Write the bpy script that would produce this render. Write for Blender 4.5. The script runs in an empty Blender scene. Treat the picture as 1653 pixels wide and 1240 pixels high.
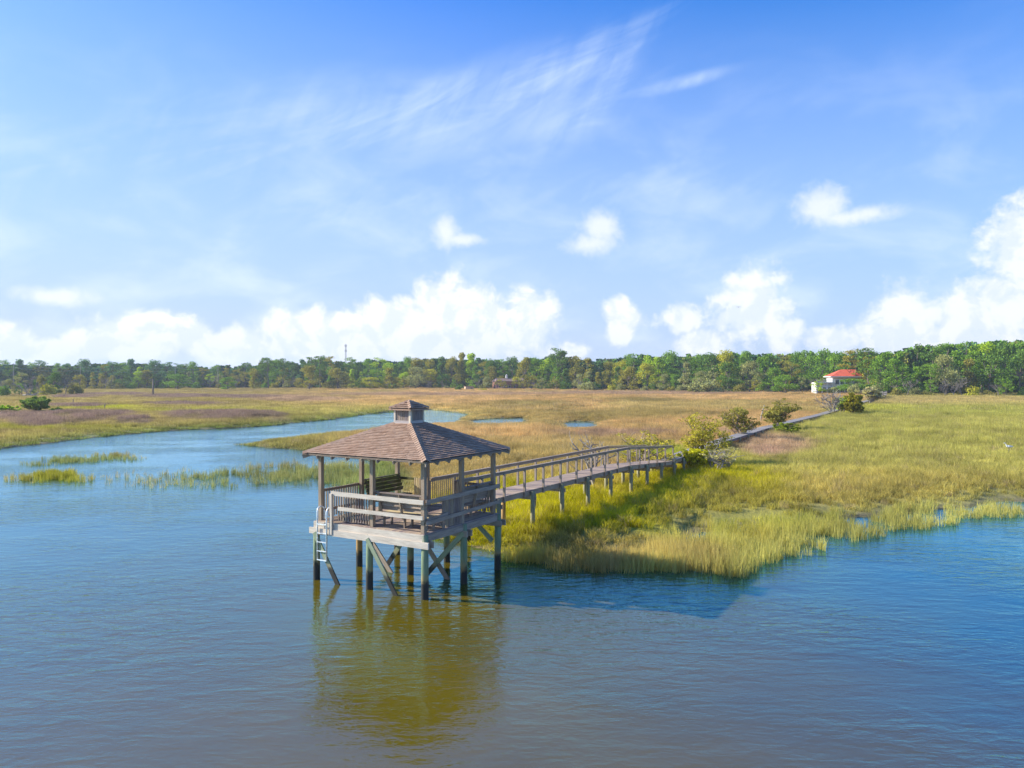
import bpy, math, random
import numpy as np
from mathutils import Vector, Matrix

C = bpy.context.scene.collection
R = math.radians

# ------------------------------------------------------------------ camera
FPX, CX, CY, CAMH, PITCH = 1230.0, 826.5, 620.0, 6.82, 0.0073
cd = bpy.data.cameras.new('camera'); cam = bpy.data.objects.new('camera', cd); C.objects.link(cam)
cam.location = (0, 0, CAMH); cam.rotation_euler = (math.pi/2-PITCH, 0, 0)
cd.sensor_fit = 'HORIZONTAL'; cd.sensor_width = 36; cd.lens = 36*FPX/1653
cd.clip_start = 0.1; cd.clip_end = 20000
bpy.context.scene.camera = cam
sc = bpy.context.scene
sc.view_settings.view_transform = 'Standard'; sc.view_settings.look = 'None'
sc.view_settings.gamma = 1; sc.view_settings.use_curve_mapping = False
sc.view_settings.exposure = 0.8
sc.cycles.max_bounces = 7; sc.cycles.transparent_max_bounces = 8
sc.cycles.diffuse_bounces = 3; sc.cycles.use_denoising = True

# ------------------------------------------------------------------ node helper
class NT:
    def __init__(s, nt): s.nt = nt; nt.nodes.clear()
    def n(s, t, **kw):
        nd = s.nt.nodes.new(t)
        ins = kw.pop('i', {})
        for k, v in kw.items(): setattr(nd, k, v)
        for k, v in ins.items():
            if hasattr(v, 'is_output'): s.nt.links.new(v, nd.inputs[k])
            else: nd.inputs[k].default_value = v
        return nd
    def l(s, a, b): s.nt.links.new(a, b)
    def math(s, op, a, b=0.0, c=None, clamp=False):
        nd = s.nt.nodes.new('ShaderNodeMath'); nd.operation = op; nd.use_clamp = clamp
        for k, v in enumerate((a, b) if c is None else (a, b, c)):
            if hasattr(v, 'is_output'): s.nt.links.new(v, nd.inputs[k])
            else: nd.inputs[k].default_value = v
        return nd.outputs[0]
    def mr(s, v, a, b, c, d, smooth=False):
        nd = s.nt.nodes.new('ShaderNodeMapRange'); nd.clamp = True
        if smooth: nd.interpolation_type = 'SMOOTHSTEP'
        for k, x in enumerate((v, a, b, c, d)):
            if hasattr(x, 'is_output'): s.nt.links.new(x, nd.inputs[k])
            else: nd.inputs[k].default_value = x
        return nd.outputs[0]
    def mix(s, f, a, b, blend='MIX'):
        nd = s.nt.nodes.new('ShaderNodeMix'); nd.data_type = 'RGBA'; nd.blend_type = blend
        for k, v in ((0, f), (6, a), (7, b)):
            if hasattr(v, 'is_output'): s.nt.links.new(v, nd.inputs[k])
            elif k and not hasattr(v, '__len__'): nd.inputs[k].default_value = (v, v, v, 1)
            else: nd.inputs[k].default_value = (v if k == 0 else (tuple(v)+(1,))[:4])
        return nd.outputs[2]
def mat(name):
    m = bpy.data.materials.new(name); m.use_nodes = True
    return m, NT(m.node_tree)
def finish(t, shader): 
    o = t.n('ShaderNodeOutputMaterial'); t.l(shader, o.inputs[0])

# ------------------------------------------------------------------ sun + sky
SUN_EL = R(27); SX, SY = -0.985, 0.175
sd = bpy.data.lights.new('sun', 'SUN'); so = bpy.data.objects.new('sun', sd); C.objects.link(so)
so.rotation_euler = Vector((SX*math.cos(SUN_EL), SY*math.cos(SUN_EL), math.sin(SUN_EL))).to_track_quat('Z', 'Y').to_euler()
sd.energy = 5.0; sd.angle = R(0.6); sd.color = (1.0, 0.93, 0.80)

w = bpy.data.worlds.new('World'); sc.world = w; w.use_nodes = True
T = NT(w.node_tree)
sky = T.n('ShaderNodeTexSky', sky_type='NISHITA', sun_disc=False, sun_elevation=SUN_EL,
          sun_rotation=math.atan2(SX, SY), air_density=1.0, dust_density=1.2, ozone_density=3.0, altitude=0)
geo = T.n('ShaderNodeTexCoord')
sep = T.n('ShaderNodeSeparateXYZ', i={0: geo.outputs['Generated']})
az = T.math('ARCTAN2', sep.outputs[0], sep.outputs[1])
elv = T.math('ARCSINE', sep.outputs[2])
azd = T.math('MULTIPLY', az, 57.2958); eld = T.math('MULTIPLY', elv, 57.2958)
ae = T.n('ShaderNodeCombineXYZ', i={0: azd, 1: eld, 2: 0.0}).outputs[0]
def ang(px, py):
    x, y = (px-CX)/FPX, (CY-py)/FPX-PITCH
    return math.degrees(math.atan2(x, 1)), math.degrees(math.atan2(y, math.hypot(x, 1)))
def noise(vec, scale, detail=5, rough=.55, dist=0.0, sc3=None):
    if sc3: vec = T.n('ShaderNodeMapping', i={0: vec, 3: sc3}).outputs[0]
    return T.n('ShaderNodeTexNoise', i={0: vec, 'Scale': scale, 'Detail': detail, 'Roughness': rough, 'Distortion': dist}).outputs[0]
# puffy clouds low over the horizon: centre / radii in degrees of azimuth and elevation
def blob(px, py, rx, ry, rot=0):
    a, e = ang(px, py)
    mp = T.n('ShaderNodeMapping', vector_type='TEXTURE', i={0: ae, 1: (a, e, 0), 2: (0, 0, R(rot)), 3: (rx/21.5, ry/21.5, 1)})
    ln = T.n('ShaderNodeVectorMath', operation='LENGTH', i={0: mp.outputs[0]})
    return T.math('SUBTRACT', 1.0, ln.outputs[1])
def union(lst):
    o = lst[0]
    for b in lst[1:]: o = T.math('MAXIMUM', o, b)
    return o
cum = union([blob(*b) for b in [
    (715, 500, 75, 72), (650, 525, 90, 60), (770, 520, 80, 70), (855, 520, 62, 72), (600, 530, 55, 62), (500, 545, 110, 66), (560, 545, 120, 60),
    (720, 560, 200, 60), (230, 545, 100, 50), (170, 560, 90, 35), (90, 570, 80, 30), (10, 555, 55, 40), (300, 540, 60, 40), (390, 560, 90, 40),
    (1005, 512, 42, 42, 30), (1000, 535, 36, 30)]])
cum2 = union([blob(*b) for b in [
    (1098, 515, 44, 32), (1135, 555, 55, 28), (1215, 470, 55, 55), (1210, 510, 80, 55), (1262, 540, 38, 42), (1345, 552, 52, 28),
    (1455, 505, 52, 58), (1460, 550, 85, 50), (1650, 395, 62, 78), (1690, 420, 80, 80), (1600, 500, 110, 60, 10), (1560, 560, 180, 50),
    (920, 570, 40, 24)]])
cum3 = union([blob(*b) for b in [(970, 370, 34, 34), (955, 395, 46, 22), (720, 375, 26, 30), (745, 388, 40, 14), (1325, 335, 46, 34), (1375, 350, 75, 14, 5), (90, 480, 60, 14)]])
n1 = noise(ae, 0.42, 9, .62, .3); n1b = noise(ae, 1.1, 7, .6, .2)
cumd = T.math('ADD', cum, T.math('MULTIPLY', T.math('SUBTRACT', n1, .5), 1.5))
cum_a = T.mr(cumd, .06, 0.50, 0, .95, True)
cum2d = T.math('ADD', cum2, T.math('MULTIPLY', T.math('SUBTRACT', T.math('ADD', T.math('MULTIPLY', n1, .5), T.math('MULTIPLY', n1b, .5)), .5), 2.3))
veil = T.math('MULTIPLY', T.mr(noise(ae, .12, 6, .55, .4, (1, 2.0, 1)), .42, .75, 0, .38, True), T.mr(eld, 24, 6, 0, 1))
cum2_a = T.mr(cum2d, -.02, 0.60, 0, 1, True)
# thin high streaks
cir = union([blob(*b) for b in [
    (880, 130, 300, 60, 22), (650, 190, 260, 75, 12), (960, 190, 170, 45, 30), (1010, 90, 140, 60, 40), (330, 250, 300, 120, 12), (80, 300, 260, 120, 5),
    (1385, 345, 130, 22, 4), (1090, 140, 110, 14, 10), (1000, 320, 420, 50, 3), (600, 330, 420, 70, 4)]])
rotv = T.n('ShaderNodeMapping', i={0: ae, 2: (0, 0, R(-22))}).outputs[0]
n2 = noise(rotv, 0.16, 9, .62, 1.6, (.45, 2.2, 1))
rot3 = T.n('ShaderNodeMapping', i={0: ae, 2: (0, 0, R(-62))}).outputs[0]
n3 = noise(rot3, 0.22, 8, .6, .8, (.35, 2.4, 1))
nn = T.math('ADD', T.math('MULTIPLY', n2, .65), T.math('MULTIPLY', n3, .35))
strokes = union([blob(*b) for b in [(690, 160, 210, 34, 22), (520, 185, 200, 70, 8), (870, 205, 130, 32, 16), (975, 150, 120, 34, 50), (1075, 140, 120, 12, 9), (860, 130, 190, 45, 14), (800, 200, 260, 60, 8)]])
cir_a = T.math('ADD', T.math('MULTIPLY', T.mr(nn, .42, .74, 0, 1, True), T.mr(cir, -.05, .9, 0, .45, True)),
               T.math('MULTIPLY', T.mr(nn, .22, .70, .1, 1, True), T.mr(strokes, -.2, .9, 0, .50, True)), clamp=True)
# humid haze whitening with elevation
hz = T.mr(eld, 2, 27, 1, 0)
hz = T.math('POWER', hz, .95)
left = T.mr(azd, -34, 30, .16, -.06)
hz = T.math('ADD', T.math('MULTIPLY', hz, .93), T.math('MULTIPLY', left, T.mr(eld, 0, 26, .4, 1.0)), clamp=True)
base = T.n('ShaderNodeHueSaturation', i={'Hue': .50, 'Saturation': 1.25, 'Value': 1.0, 'Color': sky.outputs[0]}).outputs[0]
SKYS = 0.125
base = T.mix(1.0, base, (SKYS*.32, SKYS*.96, SKYS*1.50), 'MULTIPLY')
base = T.mix(1.0, base, T.n('ShaderNodeCombineXYZ', i={0: 1.0, 1: T.mr(azd, -34, 20, .86, 1.0), 2: 1.0}).outputs[0], 'MULTIPLY')
col = T.mix(hz, base, (.41, .495, .665))
col = T.mix(T.math('MULTIPLY', cir_a, .75), col, (.53, .63, .76))
col = T.mix(veil, col, (.74, .80, .88))
shv = T.n('ShaderNodeVectorMath', operation='ADD', i={0: ae, 1: (-.9, .7, 0)}).outputs[0]
relief = T.mr(T.math('SUBTRACT', noise(shv, .42, 6, .6, .3), noise(ae, .42, 6, .6, .3)), -.07, .09, 1, 0, True)
puff = T.mix(relief, (.63, .675, .745), (.775, .775, .79))
col = T.mix(T.math('MULTIPLY', cum2_a, .8), col, puff)
cum3_a = T.mr(T.math('ADD', cum3, T.math('MULTIPLY', T.math('SUBTRACT', T.math('ADD', T.math('MULTIPLY', n1, .5), T.math('MULTIPLY', n1b, .5)), .5), 2.0)), -.2, .9, 0, .75, True)
col = T.mix(cum3_a, col, (.72, .74, .78))
col = T.mix(T.math('MULTIPLY', cum_a, T.mr(eld, .5, 4.5, .5, .95)), col, puff)
below = T.mr(eld, -1.5, -.2, 0, 1)
col = T.mix(below, (.12, .14, .10), col)
bg = T.n('ShaderNodeBackground', i={0: col, 1: .86})
wo = T.n('ShaderNodeOutputWorld'); T.l(bg.outputs[0], wo.inputs[0])

# ------------------------------------------------------------------ object helpers
def props(o, label=None, cat=None, group=None, kind=None):
    if label: o['label'] = label
    if cat: o['category'] = cat
    if group: o['group'] = group
    if kind: o['kind'] = kind
    return o
def empty(name, loc=(0, 0, 0), rz=0, label=None, cat=None, group=None):
    o = bpy.data.objects.new(name, None); C.objects.link(o); o.location = loc; o.rotation_euler = (0, 0, rz)
    o.empty_display_size = .2
    return props(o, label, cat, group)
def ray(px, py):
    a, b = (px-CX)/FPX, (CY-py)/FPX
    return Vector((a, math.cos(PITCH)+b*math.sin(PITCH), b*math.cos(PITCH)-math.sin(PITCH)))
def at(px, py, z=0.0):
    """ground position seen in that direction, at height z"""
    d = ray(px, py); t = (z-CAMH)/d.z
    return Vector((d.x*t, d.y*t, z))
def atd(px, Y):
    return (px-CX)/FPX*Y
def zat(py, Y):
    return CAMH - (py-611.0)/FPX*Y

class MB:
    """collects solids; build() links them as one mesh object"""
    def __init__(s, seed=0): s.v = []; s.f = []; s.uv = []; s.rng = random.Random(seed); s.smooth = []
    def add(s, vs, fs, uvs=None, smooth=False):
        b = len(s.v); s.v += [tuple(p) for p in vs]
        for k, f in enumerate(fs):
            s.f.append([b+i for i in f]); s.smooth.append(smooth)
            s.uv.append(uvs[k] if uvs else [(0, 0)]*len(f))
    def beam(s, p, q, w, h, up=(0, 0, 1), taper=1.0):
        p = Vector(p); q = Vector(q); d = (q-p); L = d.length; d.normalize()
        up = Vector(up)
        if abs(d.dot(up)) > .98: up = Vector((1, 0, 0))
        sx = d.cross(up).normalized(); uz = sx.cross(d).normalized()
        o = s.rng.random()*50
        vs = []
        for (c, t) in ((p, 1), (q, taper)):
            for a, b in ((-1, -1), (1, -1), (1, 1), (-1, 1)):
                vs.append(c+sx*(a*w/2*t)+uz*(b*h/2*t))
        fs = [(0, 1, 2, 3), (7, 6, 5, 4), (0, 4, 5, 1), (1, 5, 6, 2), (2, 6, 7, 3), (3, 7, 4, 0)]
        side = lambda a, k: [(o, o+k), (o+L, o+k), (o+L, o+k+a), (o, o+k+a)]
        uv = [[(o, o), (o, o+w), (o+.05, o+w), (o+.05, o)]]*2 + [side(w, 0), side(h, .3), side(w, .6), side(h, .9)]
        s.add(vs, fs, uv)
    def box(s, c, sz, rz=0):
        c = Vector(c); L = sz[0] >= sz[1]
        a = Vector((math.cos(rz), math.sin(rz), 0)); b = Vector((-math.sin(rz), math.cos(rz), 0))
        if sz[2] > max(sz[0], sz[1]):
            s.beam(c-Vector((0, 0, sz[2]/2)), c+Vector((0, 0, sz[2]/2)), sz[1], sz[0], up=tuple(a)) if False else s._vbox(c, sz, a, b)
        elif L: s.beam(c-a*sz[0]/2, c+a*sz[0]/2, sz[1], sz[2])
        else: s.beam(c-b*sz[1]/2, c+b*sz[1]/2, sz[0], sz[2])
    def _vbox(s, c, sz, a, b):
        o = s.rng.random()*50; z = Vector((0, 0, sz[2]/2)); vs = []
        for k in (-1, 1):
            for i, j in ((-1, -1), (1, -1), (1, 1), (-1, 1)): vs.append(c+a*(i*sz[0]/2)+b*(j*sz[1]/2)+z*k)
        fs = [(3, 2, 1, 0), (4, 5, 6, 7), (0, 1, 5, 4), (1, 2, 6, 5), (2, 3, 7, 6), (3, 0, 4, 7)]
        L = sz[2]
        side = lambda a, k: [(o, o+k), (o, o+k+a), (o+L, o+k+a), (o+L, o+k)]
        s.add(vs, fs, [[(o, o), (o, o+sz[0]), (o+.05, o+sz[0]), (o+.05, o)]]*2+[side(sz[0], 0), side(sz[1], .3), side(sz[0], .6), side(sz[1], .9)])
    def tube(s, pts, rad, n=6, caps=True, flat=None):
        pts = [Vector(p) for p in pts]; m = len(pts)
        if not hasattr(rad, '__len__'): rad = [rad]*m
        rings = []; o = s.rng.random()*50; L = 0; prev = None
        vs = []; us = []
        for k, p in enumerate(pts):
            d = (pts[min(k+1, m-1)]-pts[max(k-1, 0)]).normalized()
            ref = Vector((0, 0, 1)) if abs(d.z) < .9 else Vector((0, 1, 0))
            x = d.cross(ref).normalized() if prev is None else (prev-d*prev.dot(d)).normalized()
            prev = x; y = d.cross(x)
            if k: L += (p-pts[k-1]).length
            us.append(L)
            for i in range(n):
                a = 2*math.pi*i/n
                r = rad[k]
                rx, ry = (r, r) if flat is None else (r*flat[k][0], r*flat[k][1])
                vs.append(p+x*math.cos(a)*rx+y*math.sin(a)*ry)
        fs = []; uv = []
        for k in range(m-1):
            for i in range(n):
                j = (i+1) % n
                fs.append((k*n+i, k*n+j, (k+1)*n+j, (k+1)*n+i))
                c0, c1 = i/n*.6, (i+1)/n*.6
                uv.append([(o+us[k], o+c0), (o+us[k], o+c1), (o+us[k+1], o+c1), (o+us[k+1], o+c0)])
        if caps:
            fs.append(tuple(range(n-1, -1, -1))); uv.append([(o, o)]*n)
            fs.append(tuple((m-1)*n+i for i in range(n))); uv.append([(o, o)]*n)
        s.add(vs, fs, uv, smooth=True)
    def poly(s, vs): s.add(vs, [tuple(range(len(vs)))])
    def build(s, name, m, parent=None, label=None, bevel=0):
        me = bpy.data.meshes.new(name); me.from_pydata(s.v, [], s.f)
        uvl = me.uv_layers.new(name='UVMap')
        flat = [c for f in s.uv for p in f for c in p]
        uvl.data.foreach_set('uv', flat)
        me.polygons.foreach_set('use_smooth', s.smooth)
        me.materials.append(m); me.update()
        o = bpy.data.objects.new(name, me); C.objects.link(o)
        if parent: o.parent = parent
        if label: o['label'] = label
        if bevel:
            b = o.modifiers.new('bevel', 'BEVEL'); b.width = bevel; b.segments = 1; b.limit_method = 'ANGLE'
        return o

def np_mesh(name, V, F, m, attrs=None, smooth=False):
    """V (n,3), F (k,3|4) numpy"""
    me = bpy.data.meshes.new(name); n = len(V); k, c = F.shape
    me.vertices.add(n); me.vertices.foreach_set('co', V.astype(np.float32).ravel())
    me.loops.add(k*c); me.loops.foreach_set('vertex_index', F.astype(np.int32).ravel())
    me.polygons.add(k); me.polygons.foreach_set('loop_start', np.arange(0, k*c, c, dtype=np.int32))
    me.polygons.foreach_set('loop_total', np.full(k, c, dtype=np.int32))
    if smooth: me.polygons.foreach_set('use_smooth', np.ones(k, dtype=bool))
    me.update(calc_edges=True); me.validate()
    if attrs:
        for nm, a in attrs.items():
            at_ = me.attributes.new(nm, 'FLOAT_COLOR', 'POINT')
            at_.data.foreach_set('color', np.c_[a, np.ones(len(a))].astype(np.float32).ravel())
    me.materials.append(m)
    return me

# ------------------------------------------------------------------ numpy noise
_rs = np.random.RandomState(5); _tab = _rs.rand(512, 512)
def vnoise(x, y):
    xi = np.floor(x).astype(int); yi = np.floor(y).astype(int); fx = x-xi; fy = y-yi
    fx = fx*fx*(3-2*fx); fy = fy*fy*(3-2*fy)
    g = lambda a, b: _tab[a % 512, b % 512]
    return (g(xi, yi)*(1-fx)+g(xi+1, yi)*fx)*(1-fy)+(g(xi, yi+1)*(1-fx)+g(xi+1, yi+1)*fx)*fy
def fbm(x, y, o=4):
    s = 0; a = 1; t = 0
    for k in range(o):
        s = s+a*vnoise(x*2**k+17*k, y*2**k+31*k); t += a; a *= .5
    return s/t
def inpoly(X, Y, P):
    r = np.zeros(X.shape, bool); n = len(P)
    for i in range(n):
        x1, y1 = P[i]; x2, y2 = P[(i+1) % n]
        if y1 == y2: continue
        c = ((y1 > Y) != (y2 > Y)) & (X < (x2-x1)*(Y-y1)/(y2-y1)+x1)
        r ^= c
    return r
def dpoly(X, Y, P):
    d = np.full(X.shape, 1e9); n = len(P)
    for i in range(n):
        x1, y1 = P[i]; x2, y2 = P[(i+1) % n]; dx, dy = x2-x1, y2-y1
        t = np.clip(((X-x1)*dx+(Y-y1)*dy)/(dx*dx+dy*dy+1e-9), 0, 1)
        d = np.minimum(d, np.hypot(X-x1-t*dx, Y-y1-t*dy))
    return d
def ground_px(X, Y, z=.3):
    return CX+FPX*X/Y, 611+(CAMH-z)*FPX/Y

# ------------------------------------------------------------------ shoreline (world polygon traced along the water's edge)
G = lambda L, z=0.0: [tuple(at(x, y, z)[:2]) for x, y in L]
main_w = G([(-700, 800), (0, 725), (60, 718), (100, 712), (160, 706), (235, 699), (300, 694), (400, 690), (440, 687), (500, 680), (560, 674), (600, 668), (650, 664), (700, 663), (740, 668)]) \
  + G([(735, 678), (690, 681), (650, 686), (600, 692), (540, 696), (480, 702), (420, 707), (384, 712)], .5) \
  + G([(384, 717), (430, 723), (500, 726), (545, 727), (575, 735), (605, 752), (625, 780), (650, 815), (690, 862), (720, 873), (760, 884), (800, 893), (850, 903),
       (900, 914), (960, 914), (1030, 912), (1065, 890), (1110, 872), (1160, 857), (1220, 850), (1290, 846), (1360, 840), (1440, 832), (1530, 824), (1653, 808), (2300, 786)])
main_w = main_w + [(60, 3), (60, -60), (-60, -60), (-60, 3)]
ponds = [G([(762, 677), (800, 673), (842, 672), (842, 681), (800, 684), (765, 685)], .25),
         G([(908, 680), (925, 677), (955, 679), (955, 689), (915, 690)], .25),
         G([(655, 663), (700, 660), (760, 668), (735, 680), (700, 682)], .1)]
def shore(X, Y):
    """signed distance: + on land, - in water"""
    s = np.full(X.shape, 1e9)
    for P in [main_w]+ponds:
        d = dpoly(X, Y, P); ins = inpoly(X, Y, P)
        s = np.minimum(s, np.where(ins, -d, d))
    k = np.clip(Y/40, .6, 5)
    return s+(fbm(X/1.6/k, Y/1.6/k, 4)-.5)*1.3*k**.5*np.clip(np.abs(Y)/20, 0, 1)
def gz(X, Y, s=None):
    if s is None: s = shore(X, Y)
    z = np.where(s > 0, .03+np.minimum(.28, .12*s), -.04-np.minimum(1.4, .4*-s))
    return z+np.where(s > 0, (fbm(X/2.2, Y/2.2, 3)-.5)*.10, 0)+np.clip((Y-330)/400, 0, 1)*1.5*np.clip(s, 0, 1)

# ------------------------------------------------------------------ marsh colour field (what grows where)
GOLD = np.array((.46, .30, .115)); TAN = np.array((.48, .33, .15)); YG = np.array((.37, .34, .08)); LUSH = np.array((.40, .36, .008))
OLIVE = np.array((.25, .215, .06)); PINK = np.array((.36, .235, .15)); RUSH = np.array((.22, .15, .115)); GREEN = np.array((.10, .17, .035)); BRIGHT = np.array((.33, .33, .02))
def sm(a, b, x):
    t = np.clip((x-a)/(b-a), 0, 1); return t*t*(3-2*t)
def ell(px, py, cx, cy, rx, ry, soft=.35, nz=0):
    d = np.hypot((px-cx)/rx, (py-cy)/ry)+nz
    return 1-sm(1-soft, 1+soft, d)
RUSHES = [(60, 676, 120, 9), (150, 671, 70, 6), (217, 681, 30, 8), (345, 672, 92, 7.5), (55, 686, 45, 5), (290, 640, 70, 3), (380, 641, 60, 2.6), (300, 653, 60, 2.4), (190, 637, 60, 2.5),
          (120, 641, 40, 2.5), (120, 656, 60, 3), (410, 672, 45, 5)]
PINKS = [(1250, 722, 60, 17), (1235, 735, 30, 10), (490, 646, 80, 4), (430, 641, 70, 3), (1190, 700, 40, 5), (1000, 703, 100, 6), (700, 638, 200, 3), (1050, 636, 200, 3), (450, 680, 20, 5)]
def field(X, Y, s):
    px, py = ground_px(X, Y); n = fbm(X/9, Y/16, 4)-.5; n2 = fbm(X/2.5+90, Y/4, 4)-.5; n3 = fbm(X/30+40, Y/60, 3)-.5
    def lay(c, m, col):
        m = np.clip(m, 0, 1)[:, None]; return c*(1-m)+col*m
    c = np.tile(GOLD, (len(X), 1)); h = np.full(len(X), .9)*(1-.25*sm(690, 760, px)*sm(690, 720, py))
    c = lay(c, sm(-.1, .25, n)*.6, TAN)
    c = lay(c, sm(0, .25, n3+.3*n)*.55, OLIVE*1.15)
    # right marsh
    rgt = sm(-14, 14, (px-1105)-(py-745)*(-1.9)+n*90)*sm(-5, 10, py-636+(px-1300)*.0)
    line = (px-1425)*(.36)+(py-640)     # right of the walkway
    rr = sm(-8, 8, np.where(px < 1425, line, 40)+n2*18)*(px > 1000)
    c = lay(c, rr, YG); 
    c = lay(c, rr*sm(-.05, .22, n3+n*.4)*.4, OLIVE*1.25)
    c = lay(c, rr*ell(px, py, 1450, 668, 330, 9, .6)*.35, np.array((.25, .27, .04)))
    c = lay(c, rr*ell(px, py, 1500, 648, 400, 7, .7)*.55, TAN*.8)
    c = lay(c, rr*ell(px, py, 1300, 662, 130, 8, .6)*.7, BRIGHT*.95)
    c = lay(c, rr*ell(px, py, 1330, 800, 340, 30, .6, n*.8)*.35, TAN*np.array((1.0, .98, .6)))
    # bank below the walkway
    c = lay(c, ell(px, py, 880, 840, 210, 62, .35, n2*.5)*(px > 690), LUSH)
    c = lay(c, ell(px, py, 1130, 790, 130, 42, .4, n2*.6), LUSH*1.08)
    c = lay(c, ell(px, py, 1190, 830, 120, 36, .5, n2), np.array((.34, .29, .05)))
    c = lay(c, ell(px, py, 1000, 890, 160, 26, .5, n2)*.75, np.array((.36, .27, .09)))
    c = lay(c, ell(px, py, 1060, 735, 60, 13, .5, n2)*.9, np.array((.27, .32, .02)))
    # left marsh
    lf = 1-sm(380, 640, px+n*160); lf = lf*(1-sm(712, 722, py)*(px > 380))
    c = lay(c, lf*.85, OLIVE*np.array((1.1, 1.05, 1.0))); c = lay(c, lf*sm(-.05, .2, n3)*.7, np.array((.27, .20, .085)))
    h = h*(1-.35*lf)
    c = lay(c, lf*ell(px, py, 150, 658, 70, 4, .5)*.9, BRIGHT*1.0); c = lay(c, lf*ell(px, py, 60, 692, 130, 5, .6)*.6, BRIGHT*.85)
    c = lay(c, lf*ell(px, py, 330, 663, 170, 3, .6)*.6, BRIGHT*.85)
    c = lay(c, ell(px, py, 540, 666, 260, 10, .7)*.55*(py < 690), YG*1.05)
    for k, (cx, cy, rx, ry) in enumerate(PINKS):
        m = ell(px, py, cx, cy, rx, ry, .35, n2*.7); c = lay(c, m*.85, PINK*(1.15 if k < 2 else .95))
    for k, (cx, cy, rx, ry) in enumerate(RUSHES):
        m = ell(px, py, cx, cy, rx, ry, .25, n*.6+n2*.3); c = lay(c, m, RUSH); h = h*(1+.35*m)
    c = lay(c, ell(px, py, 1010, 673, 130, 8, .6, n)*.6, OLIVE*.95); c = lay(c, ell(px, py, 860, 655, 70, 5, .6, n)*.7, OLIVE*.85)
    c = lay(c, ell(px, py, 1040, 648, 60, 3, .5, n)*.7, OLIVE*.7)
    # green fringe on the left bank and small creeks
    c = lay(c, np.exp(-np.abs(s)/np.clip(Y/28, .8, 3.5))*(.75*(px < 640)+.35*(px > 1150)), GREEN*np.array((1.3, 1.25, 1.0)))
    c = lay(c, ell(px, py, 470, 713, 100, 12, .4)*.6, OLIVE*1.2)
    c = lay(c, ell(px, py, 480, 768, 230, 26, .5)*.8*(s < 1.5), np.array((.15, .19, .055)))
    c = lay(c, ell(px, py, 90, 767, 60, 12, .6)*.9, np.array((.20, .20, .012)))
    c = lay(c, ell(px, py, 130, 742, 120, 12, .4)*.9, np.array((.15, .18, .05)))
    # creeks: darker shorter growth
    h = h*(1-.6*ell(px, py, 800, 681, 70, 9, .4))*(1-.6*ell(px, py, 930, 688, 45, 9, .4))*(1-.5*ell(px, py, 715, 680, 40, 10, .4))
    cr = np.abs(fbm(X/38+7, Y/46+3, 3)-.5); m = (1-sm(.0, .022, cr))*(Y > 70)
    h = h*(1-.5*m); c = lay(c, m*.55, OLIVE*.65)
    v = 1+n2*.8+n*.4
    return np.clip(c*v[:, None]*1.36, .005, .88), h

# ------------------------------------------------------------------ ground sheet
def make_ground():
    rows = np.concatenate([[-80, -20, 4], np.geomspace(12, 620, 430), np.geomspace(650, 6000, 26)])
    cols = np.linspace(-1, 1, 420)
    half = np.abs(rows)*.86+8; half[:3] = (120, 60, 18)
    half = np.where(rows > 600, rows*2.2, half)
    X = (cols[None, :]*half[:, None]).ravel(); Y = np.repeat(rows, len(cols))
    s = shore(X, Y); Z = gz(X, Y, s)
    Yc = np.clip(Y, 15, None)
    c, h = field(X, Yc, s)
    mud = np.array((.16, .125, .075)); mw = (1-sm(.0, 1.2, s))[:, None]*.8
    c = c*.62*(1-mw)+mud*mw
    far = sm(640, 800, Y)[:, None]; c = c*(1-far)+np.array((.06, .09, .03))*far
    nr, nc = len(rows), len(cols)
    i = np.arange(nr-1)[:, None]*nc+np.arange(nc-1)[None, :]
    F = np.stack([i, i+1, i+nc+1, i+nc], -1).reshape(-1, 4)
    m, t = mat('marsh_ground')
    a = t.n('ShaderNodeAttribute', attribute_name='tint')
    tc = t.n('ShaderNodeTexCoord')
    nz = t.n('ShaderNodeTexNoise', i={0: tc.outputs['Object'], 'Scale': 1.7, 'Detail': 6, 'Roughness': .7})
    colr = t.mix(1.0, a.outputs[0], t.mix(nz.outputs[0], (.45, .45, .42), (1.5, 1.5, 1.45)), 'MULTIPLY')
    bp = t.n('ShaderNodeBump', i={'Strength': .8, 'Distance': .25, 'Height': nz.outputs[0]})
    p = t.n('ShaderNodeBsdfPrincipled', i={'Base Color': colr, 'Roughness': .95, 'Normal': bp.outputs[0]})
    finish(t, p.outputs[0])
    me = np_mesh('ground', np.c_[X, Y, Z], F, m, {'tint': c}, True)
    o = bpy.data.objects.new('ground', me); C.objects.link(o); props(o, kind='structure')
make_ground()

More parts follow.
